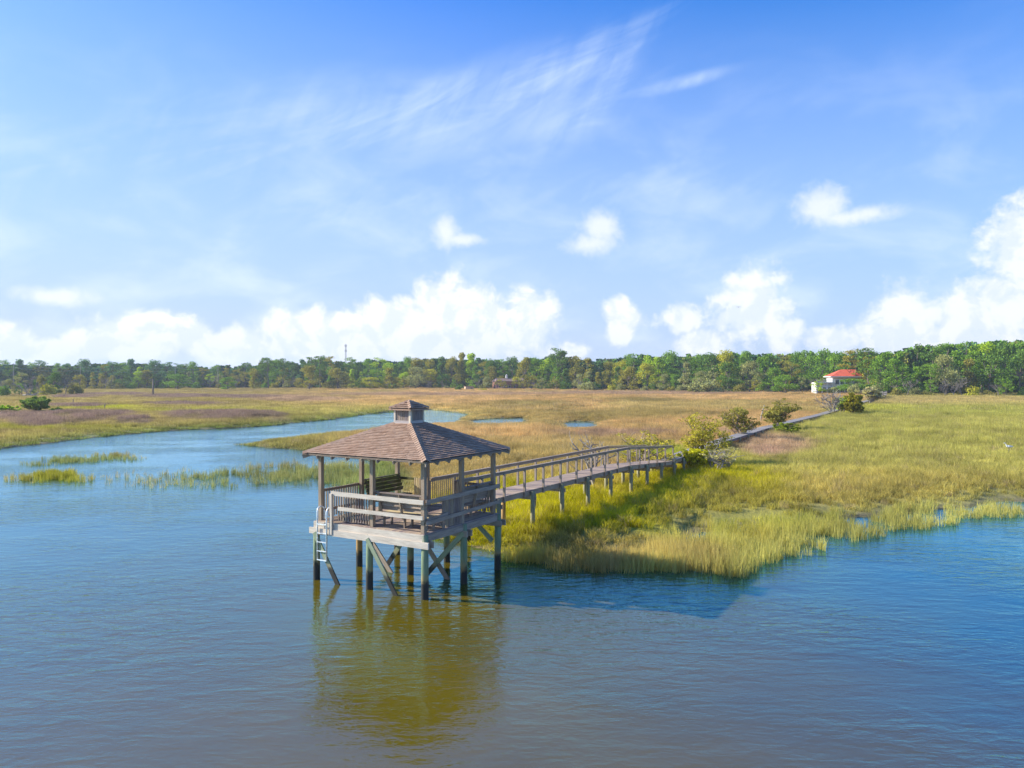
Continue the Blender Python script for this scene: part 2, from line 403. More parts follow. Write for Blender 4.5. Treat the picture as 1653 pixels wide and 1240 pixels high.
# ------------------------------------------------------------------ water
def make_water():
    m, t = mat('water')
    tc = t.n('ShaderNodeTexCoord').outputs['Object']
    def nz(scale, rot, st, det=3, dist=0.0, rough=.5):
        mp = t.n('ShaderNodeMapping', i={0: tc, 2: (0, 0, R(rot)), 3: st})
        return t.n('ShaderNodeTexNoise', i={0: mp.outputs[0], 'Scale': scale, 'Detail': det, 'Distortion': dist, 'Roughness': rough}).outputs[0]
    a = nz(1.5, -24, (.65, 1.6, 1), 3, .4)
    b = nz(4.6, 12, (.75, 1.5, 1), 3, .3, .6)
    c = nz(.22, 0, (1, 1.6, 1), 2)
    patch = t.mr(nz(.09, 30, (1, 1.4, 1), 3), .36, .64, .45, 1.5, True)
    h = t.math('ADD', t.math('MULTIPLY', a, .036), t.math('MULTIPLY', b, .013))
    h = t.math('MULTIPLY', h, patch)
    bp = t.n('ShaderNodeBump', i={'Strength': 1.0, 'Distance': 1.0, 'Height': h})
    sp = t.n('ShaderNodeSeparateXYZ', i={0: tc})
    side = t.mr(t.math('ADD', sp.outputs[0], t.math('MULTIPLY', c, 6)), 0, 24, 0, 1, True)
    body = t.mix(side, (.135, .098, .002), (.004, .058, .110))
    silt = t.mr(nz(.35, 0, (1, 1, 1), 4), .4, .7, 0, 1)
    body = t.mix(t.math('MULTIPLY', silt, .35), body, (.085, .072, .012))
    dif = t.n('ShaderNodeBsdfDiffuse', i={0: body})
    fr = t.n('ShaderNodeFresnel', i={'IOR': 1.52, 'Normal': bp.outputs[0]})
    gl = t.n('ShaderNodeBsdfGlossy', i={0: t.mix(t.mr(fr.outputs[0], .25, .75, 0, 1), (.19, .69, .90), (.60, .84, 1.0)), 'Roughness': .03, 'Normal': bp.outputs[0]})
    f = t.math('ADD', t.math('MULTIPLY', fr.outputs[0], 1.3), .05, clamp=True)
    mx = t.n('ShaderNodeMixShader', i={0: f, 1: dif.outputs[0], 2: gl.outputs[0]})
    finish(t, mx.outputs[0])
    S = 600
    me = np_mesh('water', np.array([(-S, -S, 0), (S, -S, 0), (S, S, 0), (-S, S, 0)], float), np.array([[0, 1, 2, 3]]), m)
    o = bpy.data.objects.new('water', me); C.objects.link(o); props(o, kind='structure')
make_water()

# ------------------------------------------------------------------ grass
def blade_mat():
    m, t = mat('marsh_grass_blades')
    a = t.n('ShaderNodeAttribute', attribute_type='INSTANCER', attribute_name='tint')
    g = t.n('ShaderNodeNewGeometry')
    rn = g.outputs['Random Per Island']
    k = t.mr(rn, 0, 1, .62, 1.45)
    c = t.mix(1.0, a.outputs[0], t.n('ShaderNodeCombineXYZ', i={0: k, 1: k, 2: k}).outputs[0], 'MULTIPLY')
    c = t.mix(t.mr(rn, .86, .92, 0, .5), c, (.50, .38, .18))
    d = t.n('ShaderNodeBsdfDiffuse', i={0: c}); tr = t.n('ShaderNodeBsdfTranslucent', i={0: c})
    mx = t.n('ShaderNodeMixShader', i={0: .46, 1: d.outputs[0], 2: tr.outputs[0]})
    finish(t, mx.outputs[0]); return m
BLADE = blade_mat()
def tuft(seed, n, rad, w, bend=.3, hmin=.55, simple=False):
    r = np.random.RandomState(seed)
    ang_ = r.rand(n)*2*np.pi; rr = rad*np.sqrt(r.rand(n)); bx, by = np.cos(ang_)*rr, np.sin(ang_)*rr
    H = hmin+(1-hmin)*r.rand(n); dirn = r.rand(n)*2*np.pi; lean = bend*(.2+r.rand(n))*H
    lx, ly = np.cos(dirn)*lean+.06, np.sin(dirn)*lean
    th = r.rand(n)*2*np.pi; wx, wy = np.cos(th)*w*(.6+.8*r.rand(n)), np.sin(th)*w*(.6+.8*r.rand(n))
    z0 = np.full(n, -.08)
    if simple:
        V = np.stack([np.c_[bx-wx/2, by-wy/2, z0], np.c_[bx+wx/2, by+wy/2, z0], np.c_[bx+lx, by+ly, H]], 1).reshape(-1, 3)
        F = np.arange(3*n).reshape(n, 3)
        return V, F
    m = .55
    V = np.stack([np.c_[bx-wx/2, by-wy/2, z0], np.c_[bx+wx/2, by+wy/2, z0],
                  np.c_[bx+lx*.3+wx*.4, by+ly*.3+wy*.4, H*m], np.c_[bx+lx*.3-wx*.4, by+ly*.3-wy*.4, H*m],
                  np.c_[bx+lx, by+ly, H*.97]], 1).reshape(-1, 3)
    b = np.arange(n)*5
    F = np.concatenate([np.c_[b, b+1, b+2], np.c_[b, b+2, b+3], np.c_[b+3, b+2, b+4]])
    return V, F
def tuft_coll(name, specs):
    col = bpy.data.collections.new(name)
    for k, sp in enumerate(specs):
        V, F = tuft(**sp); me = np_mesh('grass_tuft', V, F, BLADE)
        col.objects.link(bpy.data.objects.new('grass_tuft', me))
    return col
COL0 = tuft_coll('tufts_near', [dict(seed=k, n=46, rad=.30, w=.017, bend=.34) for k in range(6)])
COL1 = tuft_coll('tufts_mid', [dict(seed=20+k, n=75, rad=.62, w=.036, bend=.28, simple=True) for k in range(5)])
COL2 = tuft_coll('tufts_far', [dict(seed=40+k, n=110, rad=1.7, w=.10, bend=.25, simple=True) for k in range(5)])
COLR = tuft_coll('reed_tufts', [dict(seed=60+k, n=10, rad=.16, w=.014, bend=.16, hmin=.4) for k in range(6)])

def scatter_nodes(col):
    ng = bpy.data.node_groups.new('scatter_'+col.name, 'GeometryNodeTree')
    ng.interface.new_socket('Geometry', in_out='INPUT', socket_type='NodeSocketGeometry')
    ng.interface.new_socket('Geometry', in_out='OUTPUT', socket_type='NodeSocketGeometry')
    N = ng.nodes; L = ng.links
    gi = N.new('NodeGroupInput'); go = N.new('NodeGroupOutput')
    ci = N.new('GeometryNodeCollectionInfo'); ci.inputs[0].default_value = col; ci.inputs[1].default_value = True; ci.inputs[2].default_value = True
    ip = N.new('GeometryNodeInstanceOnPoints'); ip.inputs['Pick Instance'].default_value = True
    L.new(gi.outputs[0], ip.inputs['Points']); L.new(ci.outputs[0], ip.inputs['Instance'])
    for nm, typ, sock in (('rot', 'FLOAT_VECTOR', 'Rotation'), ('scl', 'FLOAT_VECTOR', 'Scale'), ('idx', 'INT', 'Instance Index')):
        a = N.new('GeometryNodeInputNamedAttribute'); a.data_type = typ; a.inputs[0].default_value = nm
        L.new(a.outputs[0], ip.inputs[sock])
    L.new(ip.outputs[0], go.inputs[0])
    return ng
NG = {}
def scatter(name, X, Y, Z, tint, h, wide, col, label, cat, seed=0):
    n = len(X); r = np.random.RandomState(seed)
    me = bpy.data.meshes.new(name); me.vertices.add(n)
    me.vertices.foreach_set('co', np.c_[X, Y, Z].astype(np.float32).ravel())
    a = me.attributes.new('tint', 'FLOAT_COLOR', 'POINT'); a.data.foreach_set('color', np.c_[tint, np.ones(n)].astype(np.float32).ravel())
    a = me.attributes.new('rot', 'FLOAT_VECTOR', 'POINT')
    a.data.foreach_set('vector', np.c_[np.zeros(n), np.zeros(n), r.rand(n)*6.28].astype(np.float32).ravel())
    a = me.attributes.new('scl', 'FLOAT_VECTOR', 'POINT')
    a.data.foreach_set('vector', np.c_[wide, wide, h].astype(np.float32).ravel())
    a = me.attributes.new('idx', 'INT', 'POINT'); a.data.foreach_set('value', r.randint(0, 1000, n).astype(np.int32))
    o = bpy.data.objects.new(name, me); C.objects.link(o)
    if col.name not in NG: NG[col.name] = scatter_nodes(col)
    md = o.modifiers.new('scatter', 'NODES'); md.node_group = NG[col.name]
    props(o, label, cat, kind='stuff')
    return o
rs = np.random.RandomState(11)
def sector(y0, y1, dens, k=.74):
    n = int(dens*k*(y1**2-y0**2)); Y = np.sqrt(rs.rand(n)*(y1**2-y0**2)+y0**2); X = (rs.rand(n)*2-1)*k*Y
    return X, Y
def walk_clear(X, Y):
    return np.ones(len(X), bool)
def regions(px):
    return np.where(px < 1000, 0, 1)
for (y0, y1, dens, col, ws) in ((19, 62, 8.0, COL0, 1.0), (62, 145, 2.4, COL1, 1.0), (145, 470, .36, COL2, 1.0)):
    X, Y = sector(y0, y1, dens)
    s = shore(X, Y); c, h = field(X, Y, s); px, py = ground_px(X, Y)
    keep = s > .05
    # thinning toward the open right-hand shore
    thin = ell(px, py, 1200, 868, 190, 50, .6)*.88
    keep &= rs.rand(len(X)) > thin
    keep &= (px < 1070) | (py < 700) | (rs.rand(len(X)) < np.clip(.12+s/5, 0, 1))
    c = c*(.72+.56*rs.rand(len(X)))[:, None]; dead = rs.rand(len(X)) < .07; c[dead] = c[dead]*.35+np.array((.46, .35, .19))*.65; h = np.where(rs.rand(len(X)) < .04, h*1.35, h)
    X, Y, s, c, h, px = X[keep], Y[keep], s[keep], c[keep], h[keep], px[keep]
    hh = h*(.75+.45*rs.rand(len(X)))*np.clip(.34+s*.12, .34, 1)*(.62+.7*fbm(X/1.7+9, Y/2.4, 3))
    z = gz(X, Y, s)
    wide = (.8+.5*rs.rand(len(X)))*ws
    for side in (0, 1):
        q = regions(px) == side
        if q.sum() == 0: continue
        far = {19: 'near', 62: 'middle', 145: 'far'}[y0]
        lab = {(19, 0): 'tall golden and yellow-green marsh grass on the bank behind and beside the raised walkway',
               (19, 1): 'yellow-green marsh grass on the bank running down to the blue water at right',
               (62, 0): 'golden brown marsh grass in the middle ground around the creek',
               (62, 1): 'yellow-green marsh grass right of the shrubs along the walkway',
               (145, 0): 'distant tan and olive marsh grass reaching to the treeline at left and centre',
               (145, 1): 'distant pale green and tan marsh grass below the tall trees at right'}[(y0, side)]
        scatter('marsh_grass', X[q], Y[q], z[q], c[q], hh[q], wide[q], col, lab, 'grass', y0+side)
# reeds standing in the water
def reeds(name, shapes, label, seed, hgt=1.0, tintmul=1.0, fringe=False):
    r = np.random.RandomState(seed); XX = []; YY = []; HH = []
    for (cx, cy, rx, ry, n, hh) in shapes:
        a = r.rand(n)*6.283; q = r.rand(n)**.75
        px = cx+np.cos(a)*q*rx; py = cy+np.sin(a)*q*ry
        Y = CAMH*FPX/(py-611); X = (px-CX)/FPX*Y
        k = fbm(X/1.5, Y/2.5, 3) > (.42 if n > 60 else 0)
        XX.append(X[k]); YY.append(Y[k]); HH.append(np.full(k.sum(), hh))
    X = np.concatenate(XX); Y = np.concatenate(YY); H = np.concatenate(HH)
    s = shore(X, Y); c, h = field(X, Y, s); k = s < .6; X, Y, c, H, s = X[k], Y[k], c[k], H[k], s[k]
    H = H*hgt*(.6+.6*r.rand(len(X)))
    scatter(name, X, Y, np.where(s > 0, gz(X, Y, s), -.02), c*tintmul, H, .9+.6*r.rand(len(X)), COLR, label, 'reeds', seed)
reeds('reeds', [(455, 768, 150, 15, 650, .6), (560, 768, 90, 20, 700, .7), (610, 775, 40, 22, 600, .9), (330, 775, 80, 16, 170, .55), (235, 776, 80, 14, 60, .5), (520, 757, 110, 8, 260, .7)],
      'olive reeds standing in the creek left of the gazebo', 71)
reeds('reeds', [(150, 741, 90, 5, 200, .5), (60, 750, 45, 3, 30, .5), (120, 745, 40, 3, 120, .5), (190, 736, 40, 3, 70, .5)], 'thin diagonal strip of reeds in the creek at far left', 72)
reeds('reeds', [(87, 768, 34, 6, 700, .6), (45, 775, 40, 6, 70, .6), (120, 775, 30, 5, 50, .6)], 'small round clump of yellow-green reeds alone in the creek at left', 73)
reeds('reeds', [(1000, 916, 120, 10, 420, .7), (1095, 902, 85, 24, 480, .8), (1160, 888, 110, 38, 620, .8), (1240, 872, 110, 34, 560, .75), (1330, 855, 110, 24, 520, .7), (1440, 842, 110, 16, 420, .7), (1570, 826, 130, 12, 420, .7),
                (1180, 925, 40, 10, 60, .9), (1300, 880, 60, 12, 90, .7), (870, 905, 60, 6, 160, .7)],
      'sparse green reeds wading out from the right-hand bank into blue water', 74)

# ------------------------------------------------------------------ wood & other materials
def wood_mat(name, dark, light, grain=1.0, rough=.85, tide=None, moss=0.0):
    m, t = mat(name)
    uv = t.n('ShaderNodeUVMap').outputs[0]
    g = t.n('ShaderNodeNewGeometry')
    mp = t.n('ShaderNodeMapping', i={0: uv, 3: (2.2, 55, 1)})
    n = t.n('ShaderNodeTexNoise', i={0: mp.outputs[0], 'Scale': 1.0, 'Detail': 5, 'Roughness': .65})
    mp2 = t.n('ShaderNodeMapping', i={0: uv, 3: (1.3, 6, 1)})
    n2 = t.n('ShaderNodeTexNoise', i={0: mp2.outputs[0], 'Scale': 1.0, 'Detail': 3})
    f = t.math('ADD', t.math('MULTIPLY', n.outputs[0], .65), t.math('MULTIPLY', n2.outputs[0], .35))
    c = t.mix(t.mr(f, .33, .66, 0, 1), dark, light)
    rn = g.outputs['Random Per Island']
    k = t.mr(rn, 0, 1, .66, 1.26)
    c = t.mix(1.0, c, t.n('ShaderNodeCombineXYZ', i={0: k, 1: k, 2: t.mr(rn, 0, 1, .8, 1.12)}).outputs[0], 'MULTIPLY')
    if moss:
        tc = t.n('ShaderNodeTexCoord')
        mn = t.n('ShaderNodeTexNoise', i={0: tc.outputs['Object'], 'Scale': 2.6, 'Detail': 5, 'Roughness': .7})
        c = t.mix(t.mr(mn.outputs[0], .42, .62, 0, moss), c, (.075, .095, .012))
    if tide:
        sp = t.n('ShaderNodeSeparateXYZ', i={0: g.outputs['Position']})
        pn = t.n('ShaderNodeTexNoise', i={0: g.outputs['Position'], 'Scale': 4.0, 'Detail': 4})
        z = t.math('ADD', sp.outputs[2], t.math('MULTIPLY', t.math('SUBTRACT', pn.outputs[0], .5), .7))
        rust = t.math('MULTIPLY', t.mr(z, .45, 1.0, 1, 0, True), t.mr(pn.outputs[0], .4, .6, .3, 1))
        c = t.mix(rust, c, tide)
        c = t.mix(t.mr(z, .42, .66, 1, 0, True), c, (.035, .032, .026))
    b = t.n('ShaderNodeBump', i={'Strength': .6, 'Distance': .006, 'Height': n.outputs[0]})
    p = t.n('ShaderNodeBsdfPrincipled', i={'Base Color': c, 'Roughness': rough, 'Normal': b.outputs[0], 'Specular IOR Level': .25})
    finish(t, p.outputs[0]); return m
WOOD = wood_mat('weathered_wood', (.165, .12, .09), (.44, .35, .27))
WOODL = wood_mat('pale_sunlit_wood', (.36, .30, .24), (.72, .62, .50))  # pale wood; sunlight on the gazebo's front boards is put into this colour
DECKW = wood_mat('deck_wood', (.24, .17, .125), (.47, .36, .28))
FARDECK = wood_mat('grey_deck_wood', (.17, .155, .145), (.38, .35, .33))
SEATW = wood_mat('bench_wood', (.38, .30, .18), (.68, .54, .34))
MOSSW = wood_mat('mossy_wood', (.06, .05, .035), (.17, .14, .10), moss=.85)
POSTW = wood_mat('post_wood', (.14, .098, .07), (.37, .28, .21))
PILE = wood_mat('treated_pile', (.10, .145, .075), (.26, .31, .18), tide=(.33, .20, .07))
PILEG = wood_mat('grey_green_pile', (.17, .16, .085), (.36, .33, .19), tide=(.25, .19, .10))
PILEO = wood_mat('orange_pile', (.30, .16, .04), (.48, .30, .12), tide=(.33, .20, .07))
BRACE = wood_mat('green_brace', (.15, .19, .11), (.34, .37, .25), tide=(.20, .15, .08))

def simple(name, col, rough=.6, metal=0.0, nscale=8.0, var=.25):
    m, t = mat(name); tc = t.n('ShaderNodeTexCoord')
    n = t.n('ShaderNodeTexNoise', i={0: tc.outputs['Object'], 'Scale': nscale, 'Detail': 4})
    k = t.mr(n.outputs[0], .3, .7, 1-var, 1+var)
    c = t.mix(1.0, col, t.n('ShaderNodeCombineXYZ', i={0: k, 1: k, 2: k}).outputs[0], 'MULTIPLY')
    p = t.n('ShaderNodeBsdfPrincipled', i={'Base Color': c, 'Roughness': rough, 'Metallic': metal})
    finish(t, p.outputs[0]); return m
def shingle_mat():
    m, t = mat('shingles'); g = t.n('ShaderNodeNewGeometry'); tc = t.n('ShaderNodeTexCoord')
    rn = g.outputs['Random Per Island']
    n = t.n('ShaderNodeTexNoise', i={0: tc.outputs['Object'], 'Scale': 45, 'Detail': 4, 'Roughness': .8})
    n2 = t.n('ShaderNodeTexNoise', i={0: tc.outputs['Object'], 'Scale': 1.6, 'Detail': 4})
    c = t.mix(rn, (.30, .185, .12), (.42, .275, .185))
    c = t.mix(t.mr(n2.outputs[0], .4, .65, 0, .35), c, (.38, .28, .21))
    c = t.mix(1.0, c, t.mix(n.outputs[0], (.6, .6, .6), (1.4, 1.4, 1.4)), 'MULTIPLY')
    p = t.n('ShaderNodeBsdfPrincipled', i={'Base Color': c, 'Roughness': .95, 'Specular IOR Level': .15})
    finish(t, p.outputs[0]); return m
SHING = shingle_mat()
ALU = simple('aluminium', (.72, .72, .70), .45, .35)
WHITE = simple('white_paint', (.74, .71, .66), .7, 0, 3, .08)
GLASS = simple('dark_glass', (.03, .04, .05), .1, 0, 3, .3)
REDR = simple('red_roof_tiles', (.62, .11, .05), .8, 0, .7, .2)
BRICKM = simple('brick', (.36, .17, .13), .9, 0, 1.5, .3)
BROOF = simple('brown_roof', (.25, .16, .13), .9, 0, 1.0, .2)
TANW = simple('tan_wall', (.50, .38, .25), .9, 0, 1.0, .15)
STEEL = simple('mast_steel', (.16, .17, .19), .6, .3)
WIRE = simple('wire', (.25, .27, .28), .6, .3)
FEATHER = simple('white_feathers', (.86, .86, .82), .8, 0, 20, .05)
BILL = simple('yellow_bill', (.75, .45, .05), .5)
LEG = simple('dark_legs', (.03, .03, .03), .6)
DARKB = simple('dark_feathers', (.06, .055, .05), .8)

# ------------------------------------------------------------------ gazebo (local axes: x along the ladder side, y away)
GA = -0.538; GX, GY = -3.58, 26.5
HU, HV = 2.30, 2.14
gaz = empty('gazebo', (GX, GY, 0), GA, 'weathered wooden gazebo on piles over the water with brown shingled roof and cupola', 'gazebo')
FL = 2.01
def P(name, mb, m, par=gaz, label=None, bevel=0): return mb.build(name, m, par, label, bevel)
# floor boards run along y
b = MB(1); n = 33; wd = 2*HU/n
for k in range(n):
    x = -HU+wd*(k+.5); b.beam((x, -HV-.04, FL-.02), (x, HV+.04, FL-.02), wd-.008, .04)
P('floor', b, DECKW)
# rim boards and cross beams
b = MB(2)
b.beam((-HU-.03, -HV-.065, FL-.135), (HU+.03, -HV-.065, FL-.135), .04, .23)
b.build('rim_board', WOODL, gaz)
b = MB(3); b.beam((HU+.025, -HV-.04, FL-.145), (HU+.025, HV+.03, FL-.145), .045, .21); b.build('rim_board', WOOD, gaz)
b = MB(4); b.beam((-HU-.025, -HV-.04, FL-.145), (-HU-.025, HV+.03, FL-.145), .045, .21); b.build('rim_board', WOOD, gaz)
b = MB(5); b.beam((-HU-.03, HV+.065, FL-.135), (HU+.03, HV+.065, FL-.135), .04, .23); b.build('rim_board', WOOD, gaz)
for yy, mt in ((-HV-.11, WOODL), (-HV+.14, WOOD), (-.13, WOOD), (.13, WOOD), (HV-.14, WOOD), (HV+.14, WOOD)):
    b = MB(int(50+yy*10)); b.beam((-HU-.19, yy, FL-.33), (HU+.24, yy, FL-.33), .06, .20); b.build('beam', mt, gaz)
b = MB(6)
for k in range(9):
    x = -HU+.25+k*(2*HU-.5)/8; b.beam((x, -HV, FL-.125), (x, HV, FL-.125), .045, .17)
b.build('joist', WOOD, gaz)
# piles
for i, x in enumerate((-HU, .06, HU)):
    for j, y in enumerate((-HV, 0, HV)):
        b = MB(i*3+j+10)
        top = FL-.03 if (x, y) in ((HU, 0), (HU, HV), (HU, -HV)) else FL-.22
        yy = y if j else y+.02
        jx = b.rng.uniform(-.03, .03)
        b.tube([(x+jx, yy, -1.3), (x+jx*.5, yy, 0), (x, yy, 1.0), (x, yy, top)], [.125, .12, .115, .108], 12)
        b.build('pile', PILEO if (i, j) == (0, 1) else PILE, gaz)
def brace(p, q, m=BRACE, w=.17, t=.045, lab=None):
    b = MB(int(abs(p[0]*31+q[0]*7)*10)); up = (0, 1, 0)
    b.beam(p, q, w, t, up=up); b.build('brace', m, gaz, lab)
brace((-HU+.06, -HV-.14, 1.62), (-1.02, -HV-.14, -.25))
brace((.10, -HV-.14, 1.66), (1.46, -HV-.14, -.25), w=.15)
brace((.03, .14, 1.66), (-1.3, .14, -.1)); brace((-HU+.1, -.14, 1.66), (-.62, -.14, -.1), WOOD)
brace((HU+.08, -.14, 1.72), (.72, -.14, .0)); brace((.12, .14, 1.66), (1.62, .14, -.1), POSTW)
brace((HU-.9, HV-.2, 1.70), (HU-.1, HV-.2, 1.05)); 
# roof posts
EZ = 4.31
PXN = [(-HU+.12, -HV+.12), (.12, -HV+.10), (HU-.10, -HV+.10), (HU-.08, -.02), (HU-.12, HV-.12), (-.75, HV-.12), (-HU+.12, HV-.12), (-HU+.12, 0)]
for k, (x, y) in enumerate(PXN):
    b = MB(30+k); b.box((x, y, (FL+EZ-.065)/2), (.14, .14, EZ-.065-FL)); b.build('post', POSTW, gaz, bevel=.006)
# roof: deck, shingles, eave boards, rafters
OV = .31; EU, EV = HU+OV, HV+OV; SL = (5.29-EZ)/(EV-.33)
def rz_(d): return EZ+SL*d                    # height at distance d inside the eave
b = MB(40)
Au, Av = .36, .36
ap = [(-EU, -EV), (EU, -EV), (EU, EV), (-EU, EV)]
tp = [(-Au, -Av), (Au, -Av), (Au, Av), (-Au, Av)]; TZ = rz_(EV-Av)
for th in (-.03, -.055):
    for k in range(4):
        q = (k+1) % 4
        vs = [(*ap[k], EZ+th), (*ap[q], EZ+th), (*tp[q], TZ+th), (*tp[k], TZ+th)]
        b.add(vs if th == -.03 else vs[::-1], [(0, 1, 2, 3)], [[(0, 0), (5, 0), (3, 2), (2, 2)]])
roof = b.build('roof', WOOD, gaz)
b = MB(41); rng = random.Random(3)
def face_shingles(c0, c1, t0, t1, rows, lift=.012):
    c0, c1, t0, t1 = [Vector(v) for v in (c0, c1, t0, t1)]
    nrm = (c1-c0).cross(t0-c0).normalized()
    for r in range(rows):
        f0, f1 = r/rows, min(1.0, (r+1.25)/rows)
        a, bb = c0.lerp(t0, f0), c1.lerp(t1, f0); a2, b2 = c0.lerp(t0, f1), c1.lerp(t1, f1)
        W = (bb-a).length; x = -rng.random()*.2
        while x < W:
            wd = rng.uniform(.13, .24); xs, xe = max(0, x), min(W, x+wd-.004); x += wd
            if xe-xs < .02: continue
            fa, fb = xs/W, xe/W
            jit = rng.uniform(-.006, .012); dn = (c0-t0).normalized()*jit
            lf = lift+rng.random()*.010
            def pt(f, up): 
                lo = a.lerp(bb, f); dirn = (c0.lerp(c1, .5)-t0.lerp(t1, .5)).normalized()
                hi_ = lo - dirn*((a-a2).dot(dirn))
                # clip to the hips
                return (lo+dn, hi_)[up]
            p0, p1 = pt(fa, 0), pt(fb, 0); q0, q1 = pt(fa, 1), pt(fb, 1)
            # keep inside the hip lines at the upper edge
            ax = (bb-a).normalized(); lo2, hi2 = (a2-a).dot(ax), (b2-a).dot(ax)
            def cl(v):
                d_ = (v-a).dot(ax); return v+ax*(max(lo2, min(hi2, d_))-d_)
            q0, q1 = cl(q0), cl(q1)
            th = .014
            vs = [p0+nrm*lf, p1+nrm*lf, q1+nrm*.002, q0+nrm*.002, p0+nrm*(lf+th), p1+nrm*(lf+th), q1+nrm*(.004), q0+nrm*(.004)]
            b.add(vs, [(3, 2, 1, 0), (4, 5, 6, 7), (0, 1, 5, 4), (1, 2, 6, 5), (3, 0, 4, 7)])
for k in range(4):
    q = (k+1) % 4
    face_shingles((*ap[k], EZ), (*ap[q], EZ), (*tp[k], TZ), (*tp[q], TZ), 22)
def hipcap(p, q, n, b=b, w=.15):
    p, q = Vector(p), Vector(q); d = (q-p).normalized(); L = (q-p).length
    h = Vector((-d.y, d.x, 0)).normalized()
    for k in range(n):
        a = p+d*(L*k/n); c = p+d*(L*min(1, (k+1.3)/n)); l0, l1 = .050, .030
        drop = .075*w/.15
        vs = [a+h*w+Vector((0, 0, l0-drop)), a+Vector((0, 0, l0+.01)), a-h*w+Vector((0, 0, l0-drop)),
              c+h*w+Vector((0, 0, l1-drop)), c+Vector((0, 0, l1+.01)), c-h*w+Vector((0, 0, l1-drop))]
        dz = Vector((0, 0, -.016)); vs += [v+dz for v in vs]
        b.add(vs, [(0, 1, 4, 3), (1, 2, 5, 4), (6, 7, 1, 0), (7, 8, 2, 1), (9, 10, 7, 6), (10, 11, 8, 7), (0, 3, 9, 6), (2, 8, 11, 5)])
for k in range(4): hipcap((*ap[k], EZ), (*tp[k], TZ), 20)
b.build('shingles', SHING, roof)
b = MB(42)
for k in range(4):
    p, q = Vector((*ap[k], EZ-.055)), Vector((*ap[(k+1) % 4], EZ-.055)); c = Vector((0, 0, EZ-.055))
    off = ((p+q)/2-c).normalized()*(-.03)
    b.beam(p+off+(q-p).normalized()*.004*k, q+off, .03, .05)
b.build('eave_board', POSTW, roof)
b = MB(43)
for k in range(4):
    p, q = Vector(ap[k]), Vector(ap[(k+1) % 4]); L = (q-p).length; d = (q-p)/L; inn = Vector((-d.y, d.x))
    m = 8
    for j in range(1, m):
        s0 = L*j/m; dist = min(s0, L-s0, EV-Av)
        o = p+d*s0
        z0 = EZ-.125
        b.beam((o.x, o.y, z0), (o.x+inn.x*dist, o.y+inn.y*dist, z0+SL*dist), .045, .11)
for k in range(4): b.beam((*ap[k], EZ-.13), (*tp[k], TZ-.13), .05, .13)
b.build('rafter', WOOD, roof)
b = MB(44)
for (p, q) in (((-HU, -HV+.12), (HU, -HV+.12)), ((-HU, HV-.12), (HU, HV-.12))): b.beam((*p, EZ+.0), (*q, EZ+.0), .09, .13)
for (p, q) in (((-HU+.12, -HV+.17), (-HU+.12, HV-.17)), ((HU-.12, -HV+.17), (HU-.12, HV-.17))): b.beam((*p, EZ+.002), (*q, EZ+.002), .09, .125)
b.build('header_beam', WOOD, gaz)
# cupola
CB, CT, cw, cv = 5.20, 5.78, .34, .36
b = MB(45)
b.box((0, 0, (CB+CT)/2), (2*cw-.04, 2*cv-.04, CT-CB))
cup = b.build('cupola', WOOD, gaz)
b = MB(46)
for sx in (-1, 1):
    for k in range(6):
        y = -cv+.05+(2*cv-.1)*(k+.5)/6; b.box((sx*(cw-.012), y, (CB+CT)/2+.02), (.02, (2*cv-.1)/6-.012, CT-CB-.08))
for sy in (-1, 1):
    for k in range(6):
        x = -cw+.05+(2*cw-.1)*(k+.5)/6; b.box((x, sy*(cv-.012), (CB+CT)/2+.02), ((2*cw-.1)/6-.012, .02, CT-CB-.08))
b.build('wall_boards', WOOD, cup)
b = MB(47)
for sx in (-1, 1):
    for sy in (-1, 1): b.box((sx*(cw-.01), sy*(cv-.01), (CB+CT)/2), (.075, .075, CT-CB))
for sy in (-1, 1): b.beam((-cw-.03, sy*(cv+.012), CB+.12), (cw+.03, sy*(cv+.012), CB+.12), .03, .10)
for sx in (-1, 1): b.beam((sx*(cw+.012), -cv, CB+.12), (sx*(cw+.012), cv, CB+.12), .03, .10)
b.build('corner_trim', WOODL, cup)
b = MB(48); ce = .14
ap2 = [(-cw-ce, -cv-ce), (cw+ce, -cv-ce), (cw+ce, cv+ce), (-cw-ce, cv+ce)]
for k in range(4):
    p, q = ap2[k], ap2[(k+1) % 4]
    b.add([(*p, CT-.012), (*q, CT-.012), (0, 0, CT+.235)], [(0, 1, 2)])
b.add([(*p, CT-.03) for p in ap2][::-1], [(0, 1, 2, 3)])
cr = b.build('cupola_roof', SHING, cup)
b = MB(49)
for k in range(4):
    p, q = ap2[k], ap2[(k+1) % 4]
    e = .03
    face_shingles((*p, CT), (*q, CT), (p[0]*.04, p[1]*.04, CT+.24), (q[0]*.04, q[1]*.04, CT+.24), 4, .03)
for k in range(4): hipcap((*ap2[k], CT+.01), (0, 0, CT+.26), 4, b, .085)
for k in range(4):
    p, q = Vector((*ap2[k], CT-.03)), Vector((*ap2[(k+1) % 4], CT-.03)); b.beam(p, q, .03, .05)
b.build('shingles', SHING, cr)

# railings
def balusters(b, p, q, n, z0, z1, s=.042):
    for k in range(n):
        f = (k+.5)/n; x, y = p[0]+(q[0]-p[0])*f, p[1]+(q[1]-p[1])*f
        b.box((x, y, (z0+z1)/2+b.rng.uniform(-.01, .01)), (s, s, z1-z0), math.atan2(q[1]-p[1], q[0]-p[0]) if abs(q[0]-p[0]) > .01 else 0)
def railing(label=None): return empty('railing') if False else None
